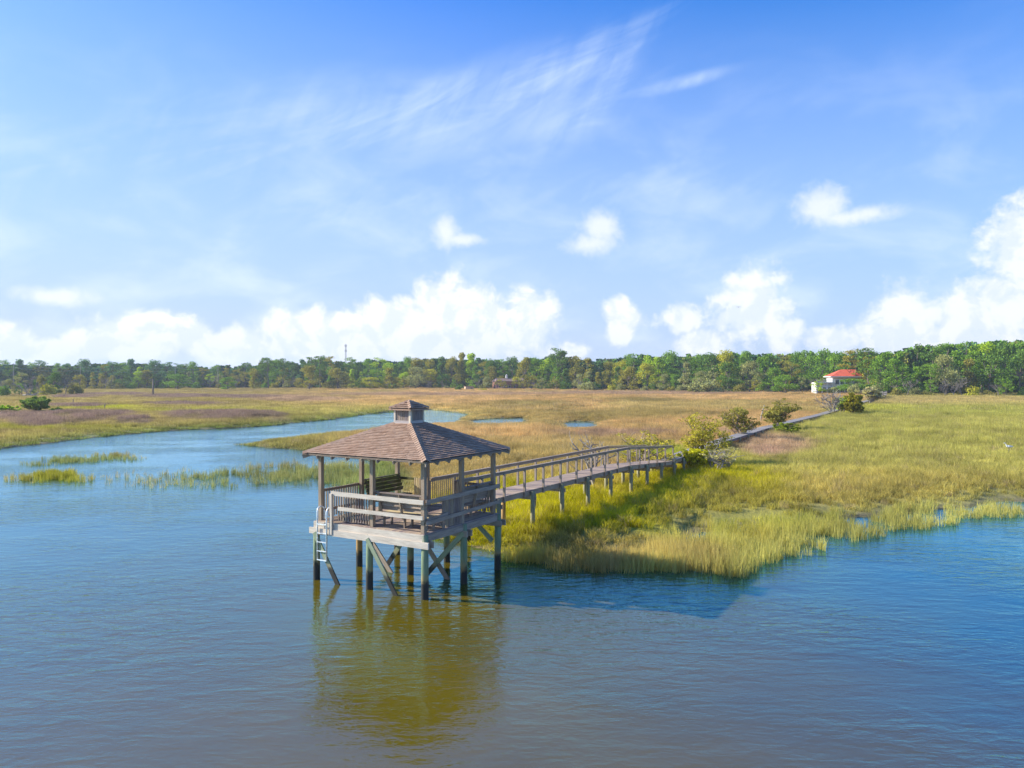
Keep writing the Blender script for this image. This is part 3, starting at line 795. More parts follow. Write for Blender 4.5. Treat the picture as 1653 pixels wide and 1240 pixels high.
# front (ladder) side: newel, two long boards and a baluster panel
yF = -HV-.02
b = MB(60)
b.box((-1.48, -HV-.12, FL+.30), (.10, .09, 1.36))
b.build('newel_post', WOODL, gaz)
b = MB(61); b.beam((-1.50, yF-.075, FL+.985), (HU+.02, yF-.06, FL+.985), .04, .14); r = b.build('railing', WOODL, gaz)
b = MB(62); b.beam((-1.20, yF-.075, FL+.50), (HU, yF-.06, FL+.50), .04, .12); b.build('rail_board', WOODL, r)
b = MB(63)
balusters(b, (-1.42, -HV+.10), (.02, -HV+.10), 13, FL+.06, FL+1.0)
b.beam((-1.46, -HV+.15, FL+.93), (.05, -HV+.15, FL+.93), .035, .08); b.beam((-1.46, -HV+.15, FL+.13), (.05, -HV+.15, FL+.13), .035, .08)
b.build('balusters', WOOD, r)
# right side
xR = HU+.03
b = MB(64); b.beam((xR+.03, -HV+.0, FL+.985), (xR+.03, HV+.03, FL+.985), .04, .14); r = b.build('railing', WOOD, gaz)
b = MB(65); b.beam((xR+.03, -HV+.0, FL+.33), (xR+.03, HV+.03, FL+.42), .04, .12); b.beam((xR-.02, -HV+.1, FL+.40), (xR-.02, -.9, FL+.46), .035, .10); b.build('rail_board', WOOD, r)
b = MB(66)
balusters(b, (HU-.03, -HV+.95), (HU-.03, -.05), 13, FL+.02, FL+1.0)
b.beam((HU-.075, -HV+.2, FL+.93), (HU-.075, 0, FL+.93), .035, .08); b.beam((HU-.075, -HV+.9, FL+.16), (HU-.075, 0, FL+.16), .035, .08)
b.build('balusters', WOOD, r)
# left side
xL = -HU+.04
b = MB(67); b.beam((xL, -HV+.2, FL+.98), (xL, .05, FL+.98), .045, .09)
r = b.build('railing', POSTW, gaz)
b = MB(68); b.beam((xL, -HV+.2, FL+.30), (xL, .05, FL+.30), .045, .09); balusters(b, (xL-.045, -HV+.2), (xL-.045, -.05), 16, FL+.04, FL+1.03); b.build('balusters', WOOD, r)
# back side: panels either side of the walkway opening
yB = HV-.03; WF, WN = -.72, .44          # far and near edge of the walkway opening
b = MB(69); b.beam((-HU+.2, yB, FL+.98), (WF-.1, yB, FL+.98), .045, .09)
r = b.build('railing', MOSSW, gaz)
b = MB(70); b.beam((-HU+.2, yB, FL+.3), (WF-.1, yB, FL+.3), .045, .09); balusters(b, (-HU+.9, yB-.045), (WF-.12, yB-.045), 7, FL+.04, FL+1.03); b.build('balusters', SEATW, r)
b = MB(71); b.beam((WN, yB, FL+.98), (HU-.2, yB, FL+.98), .045, .09)
r = b.build('railing', WOOD, gaz)
b = MB(72); b.beam((WN, yB, FL+.3), (HU-.2, yB, FL+.3), .045, .09); balusters(b, (WN, yB-.045), (HU-.2, yB-.045), 15, FL+.04, FL+1.03); b.build('balusters', WOOD, r)

# benches: local x along the bench, back towards -y
def bench(L, loc, rz, mseat, mback, label):
    o = Matrix.Translation((GX, GY, 0)) @ Matrix.Rotation(GA, 4, 'Z')
    wp = o @ Vector((loc[0], loc[1], FL))
    e = empty('bench', wp, GA+rz, label, 'bench', 'benches inside the gazebo')
    b = MB(int(L*100+loc[0]*10+80))
    for k in range(3): b.beam((-L/2, .05+k*.15, .43), (L/2, .05+k*.15, .43), .135, .04)
    b.build('seat', mseat, e)
    b = MB(int(L*100+loc[0]*10+81))
    for k in range(4): b.beam((-L/2, -.06-.045*k, .62+k*.135), (L/2, -.06-.045*k, .62+k*.135), .035, .128, up=(0, .28, 1))
    b.beam((-L/2, -.24, 1.13), (L/2, -.24, 1.13), .13, .035)
    b.build('backrest', mback, e)
    for x in (-L/2+.12, 0, L/2-.12):
        b = MB(int(x*30)+400)
        b.beam((x, .02, .0), (x, .02, .41), .09, .04, up=(1, 0, 0)); b.beam((x, .40, .0), (x, .40, .41), .09, .04, up=(1, 0, 0)); b.beam((x, -.02, .39), (x, .44, .39), .04, .06)
        b.beam((x, -.08, .30), (x, -.27, 1.10), .04, .09, up=(0, 1, .2))
        b.build('support', mback, e)
    return e
bench(1.95, (1.18, -HV+.42, 0), 0, SEATW, WOOD, 'grey gazebo bench with sunlit tan seat boards, nearest the camera')
bench(1.95, (HU-.42, 1.08, 0), math.pi/2, WOOD, WOOD, 'grey wooden bench backed against the shaded right-hand rail of the gazebo')
bench(1.9, (-1.35+.25, HV-.40, 0), math.pi, MOSSW, MOSSW, 'dark mossy bench with a high plank back at the far corner of the gazebo') if False else None
bench(2.0, (-HU+.42, 1.05, 0), -math.pi/2, MOSSW, MOSSW, 'dark mossy green bench with plank back on the far left side of the gazebo')

# swim ladder
lad = empty('swim_ladder', Matrix.Translation((GX, GY, 0)) @ Matrix.Rotation(GA, 4, 'Z') @ Vector((-1.84, -HV-.16, 0)), GA,
            'thin aluminium swim ladder with curved handrails hanging from the left end of the gazebo deck', 'ladder')
for sx in (-.21, .21):
    b = MB(90); pts = [(sx, -.03, .72), (sx, -.03, FL+.35)]
    for k in range(1, 8):
        a = math.pi*k/7; pts.append((sx, -.03+.16*(1-math.cos(a)), FL+.35+.15*math.sin(a)))
    pts.append((sx, .29, FL+.01)); b.tube(pts, .025, 8); b.build('side_rail', ALU, lad)
for k in range(5):
    b = MB(91); b.beam((-.21, -.03, .74+k*.30), (.21, -.03, .74+k*.30), .055, .025); b.build('rung', ALU, lad)

# ------------------------------------------------------------------ walkway
GM = Matrix.Translation((GX, GY, 0)) @ Matrix.Rotation(GA, 4, 'Z')
n0 = GM @ Vector((WN, HV+.10, FL)); 
near = [Vector((n0.x, n0.y, 2.0)), Vector((6.45, 42.0, 2.0)), Vector((10.4, 49.4, 1.44)), Vector((20.0, 70, 1.15)), Vector((29.4, 87.5, 1.1)), Vector((49.6, 121, 1.1)), Vector((92, 196, 1.1)), Vector((116, 238, 1.5)), Vector((124, 252, 1.5))]
WW = 1.22
def seg_pts(a, b, step):
    n = max(1, int(round((b-a).length/step))); return [a.lerp(b, k/n) for k in range(n+1)]
walk = empty('walkway', (near[0].x, near[0].y, 0), 0, 'long raised timber walkway running from the gazebo back across the marsh towards the red-roofed house', 'walkway')
wo_ = Vector((near[0].x, near[0].y, 0))
def side_of(i):
    d = (near[i+1]-near[i]); d.z = 0; d.normalize(); return Vector((-d.y, d.x, 0))     # towards the far side
offs = []
for i in range(len(near)):
    a = side_of(max(0, i-1)); c = side_of(min(i, len(near)-2)); m_ = (a+c); m_.normalize(); offs.append(m_*WW)
far_ = [p+o for p, o in zip(near, offs)]
def dist_w(i): return near[i].y
for (i0, i1, mt, bw) in ((0, 2, DECKW, .142), (2, 4, FARDECK, .142), (4, 8, FARDECK, .30)):
    b = MB(100+i0)
    for i in range(i0, i1):
        L = (near[i+1]-near[i]).length; n = int(L/bw); t_ = (near[i+1]-near[i])/L
        for k in range(n):
            f = (k+.5)/n; p = near[i].lerp(near[i+1], f)-wo_; q = far_[i].lerp(far_[i+1], f)-wo_
            ex = (p-q).normalized()*.03
            b.beam(p+ex, q-ex, L/n-.010, .038)
    b.build('planks', mt, walk)
b = MB(110)
for i in range(8):
    d1 = (near[i+1]-near[i]).normalized()
    for A, sgn in ((near, 1), (far_, -1)):
        o = offs[i].normalized()*.02*sgn
        b.beam(A[i]-wo_+Vector((0, 0, -.12))+o, A[i+1]-wo_+Vector((0, 0, -.12))+o, .05, .19)
    mid0 = (near[i]+far_[i])/2-wo_; mid1 = (near[i+1]+far_[i+1])/2-wo_
    b.beam(mid0+Vector((0, 0, -.12)), mid1+Vector((0, 0, -.12)), .05, .19)
b.build('stringers', WOOD, walk)
# rails on the first stretch
def rail_line(A, i0, i1, f1, sgn):
    b = MB(120+sgn); pts = [A[i] for i in range(i0, i1)]+[A[i1-1].lerp(A[i1], f1)]
    for p, q in zip(pts[:-1], pts[1:]):
        z = Vector((0, 0, 1.03)); b.beam(p-wo_+z, q-wo_+z, .13, .038)
        z = Vector((0, 0, .95)); b.beam(p-wo_+z, q-wo_+z, .038, .09)
    b.build('handrail', WOOD, walk)
    for (p, q) in zip(pts[:-1], pts[1:]):
        L = (q-p).length; n = max(1, int(round(L/1.55)))
        for k in range(n+(1 if q is pts[-1] else 0)):
            c = p.lerp(q, k/n)-wo_; o = offs[0].normalized()*.045*sgn
            b = MB(130+k); b.box((c.x+o.x, c.y+o.y, c.z+.36), (.085, .085, 1.18), math.atan2(q.y-p.y, q.x-p.x)); b.build('rail_post', WOOD, walk)
rail_line(near, 0, 2, 1.0, -1); rail_line(far_, 0, 2, .80, 1)
b = MB(140)
dd = (far_[1]-far_[0]).normalized()
for k in range(14):
    c = far_[0]+dd*(.15+k*.125)-wo_; b.box((c.x, c.y, c.z+.5), (.04, .04, 1.0))
b.build('balusters', SEATW, walk)
# piles under the walkway
for i, st in ((0, 2.75), (1, 2.6), (2, 3.0), (3, 4.0), (4, 5.0), (5, 8), (6, 10)):
    ps, qs = seg_pts(near[i], near[i+1], st), seg_pts(far_[i], far_[i+1], st)
    for k, (p, q) in enumerate(zip(ps[:-1], qs[:-1])):
        if i == 0 and k == 0: continue
        for c, sg in ((p, -1), (q, 1)):
            o = offs[i].normalized()*.13*sg; c2 = c-wo_+o
            if i > 4 and sg == 1: continue
            b = MB(i*40+k); b.tube([(c2.x, c2.y, -.6), (c2.x, c2.y, c.z-.03)], [.105, .095], 8)
            b.build('pile', (PILEO if (i == 0 and sg == 1 and k == 2) else PILEG), walk)
        b = MB(i*40+k+7); a1 = p-wo_-offs[i].normalized()*.30; a2 = q-wo_+offs[i].normalized()*.30
        b.beam(a1+Vector((0, 0, -.31)), a2+Vector((0, 0, -.31)), .05, .17); 
        if i < 3: b.build('cross_beam', WOOD, walk)
# landing rails at the house end
b = MB(150)
for A in (near, far_):
    for (i, s_) in ((6, .45), (7, 0)):
        p, q = A[i].lerp(A[i+1], s_), A[i+1]
        for z in (.5, 1.0): b.beam(p-wo_+Vector((0, 0, z)), q-wo_+Vector((0, 0, z)), .10, .12)
        n = 5
        for k in range(n+1):
            c = p.lerp(q, k/n)-wo_; b.box((c.x, c.y, c.z+.5), (.12, .12, 1.05))
b.build('landing_rail', WOODL, walk)

# ------------------------------------------------------------------ trees
def leaf_mat():
    m, t = mat('leaves'); oi = t.n('ShaderNodeObjectInfo'); g = t.n('ShaderNodeNewGeometry')
    k = t.mr(g.outputs['Random Per Island'], 0, 1, .62, 1.45)
    tc = t.n('ShaderNodeTexCoord')
    n = t.n('ShaderNodeTexNoise', i={0: tc.outputs['Object'], 'Scale': .35, 'Detail': 3})
    c = t.mix(1.0, t.mix(1.0, oi.outputs['Color'], (2.95, 2.7, 2.0), 'MULTIPLY'), t.n('ShaderNodeCombineXYZ', i={0: k, 1: k, 2: k}).outputs[0], 'MULTIPLY')
    c = t.mix(t.mr(n.outputs[0], .35, .65, 0, .5), c, t.mix(1.0, c, (1.12, 1.06, .8), 'MULTIPLY'))
    d = t.n('ShaderNodeBsdfDiffuse', i={0: c}); tr = t.n('ShaderNodeBsdfTranslucent', i={0: c})
    mx = t.n('ShaderNodeMixShader', i={0: .33, 1: d.outputs[0], 2: tr.outputs[0]})
    finish(t, mx.outputs[0]); return m
LEAF = leaf_mat()
BARK = wood_mat('bark', (.11, .085, .065), (.27, .22, .18))
GREYBARK = wood_mat('bare_grey_wood', (.20, .17, .15), (.42, .37, .32))
DEADB = wood_mat('dead_bark', (.13, .11, .095), (.28, .245, .21))
TWIG = wood_mat('twigs', (.20, .155, .11), (.42, .34, .25))

def leaf_cloud(r, blobs, size, aspect=1.0, flat=.0):
    """blobs: (cx,cy,cz,rx,ry,rz,n) -> quads scattered towards the outside of each clump"""
    V = []
    for (cx, cy, cz, rx, ry, rz, n) in blobs:
        u = r.randn(n, 3); u /= np.linalg.norm(u, axis=1)[:, None]+1e-9
        rad = r.rand(n)**.42
        p = u*rad[:, None]*np.array((rx, ry, rz))+np.array((cx, cy, cz))
        a = r.randn(n, 3); a[:, 2] *= (1-flat); a /= np.linalg.norm(a, axis=1)[:, None]
        b = np.cross(a, r.randn(n, 3)); b /= np.linalg.norm(b, axis=1)[:, None]+1e-9
        s = size*(.6+.8*r.rand(n))[:, None]
        q = np.stack([p-a*s*.5-b*s*.5*aspect, p+a*s*.5-b*s*.35*aspect, p+a*s*.55+b*s*.5*aspect, p-a*s*.4+b*s*.4*aspect], 1)
        V.append(q.reshape(-1, 3))
    V = np.concatenate(V); return V, np.arange(len(V)).reshape(-1, 4)

def crown_blobs(kind, r, H, W):
    B = []
    if kind == 'broad':
        z0 = H*.14
        for k in range(30):
            t = r.rand()**.8; z = z0+(H-z0)*t*.93; prof = math.sin(math.pi*min(1, .22+.72*t))**.7
            a = r.rand()*6.28; q = W/2*prof*(.35+.6*r.rand()**.5)
            s = W*(.13+.10*r.rand()); B.append((math.cos(a)*q, math.sin(a)*q, z, s, s, s*.62, int(110)))
    elif kind == 'column':
        for k in range(24):
            t = r.rand(); z = H*(.08+.88*t); prof = (1-t)**.45*(.75+.25*math.sin(9*t))
            a = r.rand()*6.28; q = W/2*prof*(.25+.6*r.rand()**.5)
            s = W*(.15+.09*r.rand()); B.append((math.cos(a)*q, math.sin(a)*q, z, s, s, s*.75, 110))
    elif kind == 'pine':
        z0 = H*.50
        for k in range(19):
            t = (k+r.rand())/19; z = z0+(H-z0)*t; prof = math.sin(math.pi*(.30+.55*t))
            a = r.rand()*6.28; q = W/2*prof*(.3+.7*r.rand()**.5)
            s = W*(.13+.08*r.rand()); B.append((math.cos(a)*q, math.sin(a)*q, z, s*1.25, s*1.25, s*.5, 85))
        for k in range(6):
            a = r.rand()*6.28; q = W*.26; B.append((math.cos(a)*q, math.sin(a)*q, H*(.32+.18*r.rand()), W*.10, W*.10, W*.05, 30))
    elif kind == 'bush':
        for k in range(16):
            a = r.rand()*6.28; q = W/2*.8*r.rand()**.5; z = H*(.12+.68*r.rand()*(1-(q/W*1.6)**2))
            s = W*(.14+.10*r.rand()); B.append((math.cos(a)*q, math.sin(a)*q, z, s, s, min(s, H*.3)*.9, 100))
    elif kind == 'thin':
        for k in range(26):
            t = r.rand(); z = H*(.2+.75*t); a = r.rand()*6.28; q = W/2*math.sin(math.pi*min(1, .25+.65*t))*r.rand()**.5
            s = W*(.10+.07*r.rand()); B.append((math.cos(a)*q, math.sin(a)*q, z, s, s, s*.7, 38))
    return B
def grow_tree(mb, rnd, p, d, L, rad, depth, tips, spread=.6, up=.15, n=3, segs=3, minr=.008, gn=5):
    pts = [Vector(p)]; rr = [rad]; dd = Vector(d).normalized()
    for k in range(segs):
        dd = (dd+Vector((rnd.gauss(0, .16), rnd.gauss(0, .16), rnd.gauss(0, .10)+up*.3))).normalized()
        pts.append(pts[-1]+dd*(L/segs)); rr.append(max(minr, rad*(1-.55*(k+1)/segs)))
    mb.tube(pts, rr, gn if depth > 1 else 4, caps=False)
    if depth == 0: tips.append((pts[-1], dd)); tips.append((pts[1], dd)); return
    for k in range(n):
        f = .35+.65*(k+rnd.random()*.5)/n; i = min(segs-1, int(f*segs)); q = pts[i].lerp(pts[i+1], f*segs-i)
        a = rnd.random()*6.28
        side = Vector((math.cos(a), math.sin(a), rnd.uniform(-.1, .5)))
        nd = (dd*(1-spread)+side*spread+Vector((0, 0, up))).normalized()
        grow_tree(mb, rnd, q, nd, L*rnd.uniform(.55, .8), rad*.58, depth-1, tips, spread, up, n, segs, minr, gn)
PROTO = {}
def tree_proto(key, kind, H, W, seed, leaf=.42):
    r = np.random.RandomState(seed); rnd = random.Random(seed)
    blobs = crown_blobs(kind, r, H, W)
    V, F = leaf_cloud(r, blobs, leaf*(1.0 if kind != 'pine' else .9), .8)
    cm = np_mesh('crown', V, F, LEAF)
    b = MB(seed); th = {'broad': .55, 'column': .9, 'pine': .97, 'bush': .4, 'thin': .85}[kind]*H
    r0 = {'broad': .034, 'column': .018, 'pine': .017, 'bush': .02, 'thin': .016}[kind]*H
    pts = [(0, 0, -.6)]; rr = [r0*1.25]
    for k in range(1, 6): pts.append((rnd.gauss(0, .012)*H, rnd.gauss(0, .012)*H, th*k/5)); rr.append(r0*(1-.16*k))
    b.tube(pts, rr, 6)
    for k, bl in enumerate(blobs[:: 2 if kind != 'bush' else 4]):
        f = min(.95, max(.25, (bl[2]-H*.12)/th)); q = Vector(pts[min(5, int(f*5))])
        b.tube([q, (q+Vector(bl[:3]))/2+Vector((0, 0, -.02*H)), Vector(bl[:3])], [r0*.4, r0*.26, r0*.1], 4, caps=False)
    tm = b.build('trunk', BARK).data; o = [x for x in C.objects if x.data == tm][0]; bpy.data.objects.remove(o)
    PROTO[key] = (cm, tm, H, W)
for k in range(4): tree_proto('broad%d' % k, 'broad', 15, 11+k, 200+k)
for k in range(3): tree_proto('column%d' % k, 'column', 15, 7.5+k, 210+k)
for k in range(4): tree_proto('pine%d' % k, 'pine', 18, 8+k*.7, 220+k)
for k in range(3): tree_proto('bush%d' % k, 'bush', 4.5, 7, 230+k, .34)
for k in range(2): tree_proto('thin%d' % k, 'thin', 10, 7, 240+k, .33)
def dead_proto(key, H, seed, n=4, depth=3):
    b = MB(seed); rnd = random.Random(seed); tips = []
    grow_tree(b, rnd, (0, 0, -.3), (0, 0, 1), H*.5, H*.022, depth, tips, .62, .22, n, 3, .03, 5)
    me = b.build('trunk', DEADB).data; o = [x for x in C.objects if x.data == me][0]; bpy.data.objects.remove(o)
    PROTO[key] = (None, me, H, H*.6)
for k in range(3): dead_proto('dead%d' % k, 9, 250+k)
NAMES = {'broad': ('broadleaf_tree', 'tree'), 'column': ('evergreen_tree', 'tree'), 'pine': ('pine_tree', 'pine tree'), 'bush': ('shrub', 'shrub'), 'thin': ('sparse_tree', 'tree'), 'dead': ('dead_tree', 'dead tree')}
def put_tree(key, X, Y, H, Wd, col, label, group='trees of the far treeline', z=.3, rz=None, rnd=random.Random(9)):
    cm, tm, h0, w0 = PROTO[key]; kind = key.rstrip('0123456789'); nm, cat = NAMES[kind]; z -= .15
    e = empty(nm, (X, Y, z), rnd.random()*6.28 if rz is None else rz, label, cat, group)
    e.scale = (Wd/w0, Wd/w0, H/h0)
    for nmesh, part in ((cm, 'crown'), (tm, 'trunk')):
        if nmesh is None: continue
        o = bpy.data.objects.new(part, nmesh); C.objects.link(o); o.parent = e; o.color = (*col, 1)
    return e
PAL = {'dark green': (.045, .085, .018), 'olive green': (.115, .115, .022), 'bright lime-green': (.14, .205, .015), 'mid-green': (.07, .13, .018), 'brownish green': (.11, .112, .03), 'blue-green': (.045, .095, .045), 'yellow-green': (.17, .18, .02), 'grey-green': (.12, .135, .065)}
LANDM = [(0, 'far left end'), (130, 'behind the dark post'), (330, 'behind the left creek'), (430, 'left of the mast'), (560, 'right of the mast'), (640, 'behind the gazebo cupola'), (700, 'left of the brick house'),
         (790, 'at the brick house'), (880, 'right of the brick house'), (960, 'behind the handrail'), (1060, 'right of centre'), (1170, 'left of the red-roofed house'), (1310, 'at the red-roofed house'),
         (1430, 'right of the red-roofed house'), (1510, 'right quarter'), (1580, 'far right end')]
def where(px):
    w_ = LANDM[0][1]
    for x, n in LANDM:
        if px >= x: w_ = n
    return w_
TOP = [(0, 585), (120, 586), (200, 583), (300, 587), (410, 587), (440, 579), (480, 583), (515, 577), (560, 583), (600, 577), (660, 579), (700, 577), (740, 574), (780, 576), (810, 580), (850, 577), (895, 571), (940, 577), (1000, 575),
       (1040, 569), (1100, 571), (1180, 567), (1240, 569), (1300, 567), (1350, 568), (1400, 566), (1440, 566), (1480, 556), (1520, 555), (1580, 549), (1653, 545), (1800, 545)]
BASE = [(0, 640), (120, 637), (135, 630), (400, 628), (560, 629), (740, 629.5), (900, 631), (1090, 633), (1200, 635), (1300, 634), (1340, 636), (1420, 640), (1653, 641), (1800, 641)]
def interp(L, x): return float(np.interp(x, [a for a, _ in L], [b for _, b in L]))
def ydist(px, py, z=.4): return (CAMH-z)*FPX/(py-611)
tr = random.Random(77)
used = {}
def forest_label(kind, cn, size, px, row):
    k = {'broad': 'broadleaf tree', 'column': 'evergreen tree', 'pine': 'bare-trunked pine', 'bush': 'low shrub', 'thin': 'thin-crowned tree', 'dead': 'bare dead tree'}[kind]
    return f"{size} {cn+' ' if kind != 'dead' else 'grey '}{k} {row}, {where(px)}"
def hole(px):   # houses stay visible
    return (742 < px < 872)
# back row: the skyline
px = -30.0
while px < 1690:
    D = ydist(px, interp(BASE, px))+ (26 if px < 900 else 20)+tr.uniform(0, 14)
    if px < 130: D = 430+tr.uniform(-20, 40)
    top = interp(TOP, px)+tr.choice([tr.uniform(-5, 2), tr.uniform(0, 9)])
    H = zat(top, D)-.3
    kind = tr.choices(['broad', 'pine', 'column'], [4, 3, 2])[0]
    if px > 1440: kind = tr.choices(['broad', 'pine', 'column'], [3, 4, 2])[0]
    W = H*{'broad': .62, 'pine': .52, 'column': .50}[kind]*tr.uniform(.85, 1.15)
    cn = tr.choices(['dark green', 'mid-green', 'olive green', 'bright lime-green', 'blue-green', 'yellow-green'], ([5, 3, 2, .3, 5, .3] if px < 560 else [4, 4, 3, 2, .5, 1.2]))[0]
    if px > 1430: cn = tr.choices(['dark green', 'mid-green', 'bright lime-green', 'olive green'], [5, 4, 1.2, 1])[0]
    keys = [k for k in PROTO if k.startswith(kind)]
    put_tree(tr.choice(keys), atd(px, D), D, H, W, PAL[cn], forest_label(kind, cn, 'tall' if top < interp(TOP, px)+2 else 'mid-sized', px, 'on the skyline'))
    px += FPX*W/D*.62
# middle row, lower, standing before it
px = -30.0
while px < 1690:
    D = ydist(px, interp(BASE, px))+6+tr.uniform(0, 8); top0 = interp(TOP, px); bs = interp(BASE, px)
    if 1316 < px < 1420 or 795 < px < 868 or (742 < px < 768): px += 6; continue
    f = tr.uniform(.25, .60); top = top0+(bs-top0)*f*(.75 if px > 1090 else 1)
    H = zat(top, D)-.3
    kind = tr.choices(['broad', 'column', 'thin', 'pine'], [4, 3, 1.6, 1])[0]; 
    W = H*{'broad': .78, 'pine': .55, 'column': .58, 'thin': .6}[kind]*tr.uniform(.85, 1.2)
    cn = tr.choices(['dark green', 'mid-green', 'olive green', 'bright lime-green', 'brownish green', 'grey-green', 'yellow-green'], ([4, 3, 3, .3, .6, 4, .6] if px < 560 else [2, 3, 5, .9, 2, 3, 1.4]))[0]
    keys = [k for k in PROTO if k.startswith(kind)]
    put_tree(tr.choice(keys), atd(px, D), D, H, W, PAL[cn], forest_label(kind, cn, 'mid-sized' if f < .45 else 'short', px, 'in the middle row'))
    px += FPX*W/D*(.80 if px > 560 else .95)
# front edge: shrubs, thin and dead trees
px = -20.0
while px < 1680:
    if 1340 < px < 1375 or 802 < px < 868 or 748 < px < 764 or 130 < px < 560 and tr.random() < .45: px += 12; continue
    D = ydist(px, interp(BASE, px))+tr.uniform(-1, 3)
    kind = tr.choices(['bush', 'thin', 'dead'], [5, 2, 1.6] if not (px < 130 or 620 < px < 740 or px > 1500) else [3, 2.5, 4.5])[0]
    H = {'bush': tr.uniform(2.8, 5.5), 'thin': tr.uniform(5, 8.5), 'dead': tr.uniform(5.5, 9)}[kind]
    W = {'bush': H*1.35, 'thin': H*.8, 'dead': H*.7}[kind]
    cn = tr.choices(['dark green', 'mid-green', 'olive green', 'grey-green', 'brownish green', 'yellow-green'], [2, 3, 3, 3, 1.5, .8])[0]
    keys = [k for k in PROTO if k.startswith(kind)]
    put_tree(tr.choice(keys), atd(px, D), D, H, W, PAL[cn], forest_label(kind, cn, 'small' if H < 5 else 'mid-sized', px, 'at the marsh edge'), 'trees and shrubs at the edge of the marsh')
    px += FPX*W/D*(1.0 if kind != 'dead' else .6)
# trees that stand out on their own
def solo(key, px, pb, pt, wpx, cn, label, group='trees standing out before the treeline'):
    D = ydist(px, pb); H = zat(pt, D)-.3; put_tree(key, atd(px, D), D, H, wpx/FPX*D, PAL[cn], label, group)
solo('column1', 237, 629, 598, 32, 'olive green', 'lone olive evergreen just behind the dark post in the left marsh')
solo('broad1', 287, 630, 603, 44, 'mid-green', 'rounded green tree at the marsh edge halfway between the dark post and the mast')
solo('broad0', 368, 630, 608, 26, 'mid-green', 'small round bright green tree low at the marsh edge, left of the wide-headed trees')
solo('column2', 410, 629, 594, 28, 'olive green', 'slim olive tree in the open just left of the twin flat-topped pines')
solo('broad2', 460, 626, 607, 28, 'yellow-green', 'small umbrella-shaped yellow-green tree below the twin flat-topped pines')
solo('broad3', 500, 630, 591, 40, 'olive green', 'wide olive tree standing forward of the treeline, first left of the mast')
solo('broad0', 545, 630, 594, 44, 'brownish green', 'wide brownish tree standing forward of the treeline directly below the mast')
solo('broad2', 597, 630, 608, 32, 'yellow-green', 'small yellowish tree at the marsh edge just right of the mast')
solo('column0', 632, 630, 593, 30, 'olive green', 'dense olive evergreen standing forward, left of the gazebo cupola')
solo('bush0', 741, 631.5, 622, 14, 'dark green', 'round dark bush alone beside the small tan shed')
solo('column1', 793, 629, 592, 30, 'brownish green', 'ochre-tinted tree covering the left end of the brick house')
solo('bush1', 780, 632, 626, 24, 'yellow-green', 'low light green bush in front of the shed and the brick house')
solo('broad1', 832, 629.5, 608, 22, 'yellow-green', 'small round golden-green tree in front of the brick house')
solo('pine2', 433, 629, 578, 30, 'dark green', 'left one of the twin flat-topped pines rising above the left treeline')
solo('pine0', 457, 628, 579.5, 22, 'dark green', 'right one of the twin flat-topped pines rising above the left treeline')
solo('pine1', 517, 629, 574.5, 28, 'dark green', 'flat-topped dark pine rising above the skyline just left of the mast')
solo('pine3', 899, 630, 563, 34, 'dark green', 'tallest dark pine, flat-topped and clear of the skyline right of the brick house')
solo('pine0', 1402, 637, 563, 40, 'dark green', 'dark pine rising against the sky behind the red-roofed house')
solo('broad1', 1268, 636.5, 604, 40, 'mid-green', 'broad bright green tree at the marsh edge left of the red-roofed house')
solo('broad2', 1378, 637, 610, 50, 'mid-green', 'leafy green tree hiding the lower walls of the red-roofed house')
solo('bush2', 1497, 640.5, 629, 26, 'brownish green', 'rusty brown bush at the marsh edge right of the walkway end')
solo('bush0', 955, 632, 614, 40, 'grey-green', 'broad grey-green shrub at the marsh edge right of the tallest pine')
solo('bush1', 1140, 635, 611, 60, 'grey-green', 'wide grey-green thicket bulging into the marsh left of the red-roofed house')

solo('thin1', 1322, 637, 611, 26, 'bright lime-green', 'bright thin-crowned green tree at the left end of the red-roofed house')
solo('bush0', 1349, 637, 623, 26, 'grey-green', 'grey-green bush before the white terrace of the red-roofed house')
solo('broad3', 1420, 637, 600, 38, 'yellow-green', 'yellow-green tree hiding the right end of the red-roofed house')
solo('bush2', 1395, 638, 620, 40, 'dark green', 'dark low bush under the right end of the red-roofed house')
solo('thin0', 810, 630, 606, 22, 'olive green', 'thin dark tree rising before the middle of the brick house')
solo('thin1', 857, 631, 600, 26, 'olive green', 'thin-stemmed olive tree before the low white building')
solo('thin0', 846, 631, 604, 20, 'brownish green', 'narrow brownish tree between the brick house and the white building')
# wood behind, one mass
def far_wood():
    rw = np.random.RandomState(31); col = bpy.data.collections.new('wood_trees')
    VV = []
    for k in range(3):
        bl = crown_blobs(['broad', 'column', 'broad'][k], rw, 17, 11)
        V, F = leaf_cloud(rw, [(a, b_, c, d, e, f, 45) for a, b_, c, d, e, f, n in bl], 1.0, .9)
        me = np_mesh('wood_crown', V, F, LEAFW); col.objects.link(bpy.data.objects.new('wood_crown', me))
    xs, ys, hs, cs = [], [], [], []
    for row in range(5):
        for px in np.arange(-80, 1740, 9.0):
            D = ydist(px, interp(BASE, px))+45+row*16+rw.rand()*12
            if px < 130: D += 100
            top = interp(TOP, px)+rw.uniform(2.5, 12)-(0 if row < 3 else 1)
            if 742 < px < 870 and row < 1: continue
            xs.append(atd(px+rw.uniform(-5, 5), D)); ys.append(D); hs.append((zat(top, D))/17)
            cs.append(2.0*np.array(PAL[['dark green', 'mid-green', 'blue-green', 'olive green'][rw.choice(4, p=[.4, .25, .25, .1])]])*rw.uniform(.8, 1.2))
    xs, ys, hs, cs = map(np.array, (xs, ys, hs, cs))
    scatter('far_wood', xs, ys, np.full(len(xs), .2), cs, hs, .8+.4*rw.rand(len(xs)), col, 'dense green wood filling in behind the first rows of trees', 'wood', 3)
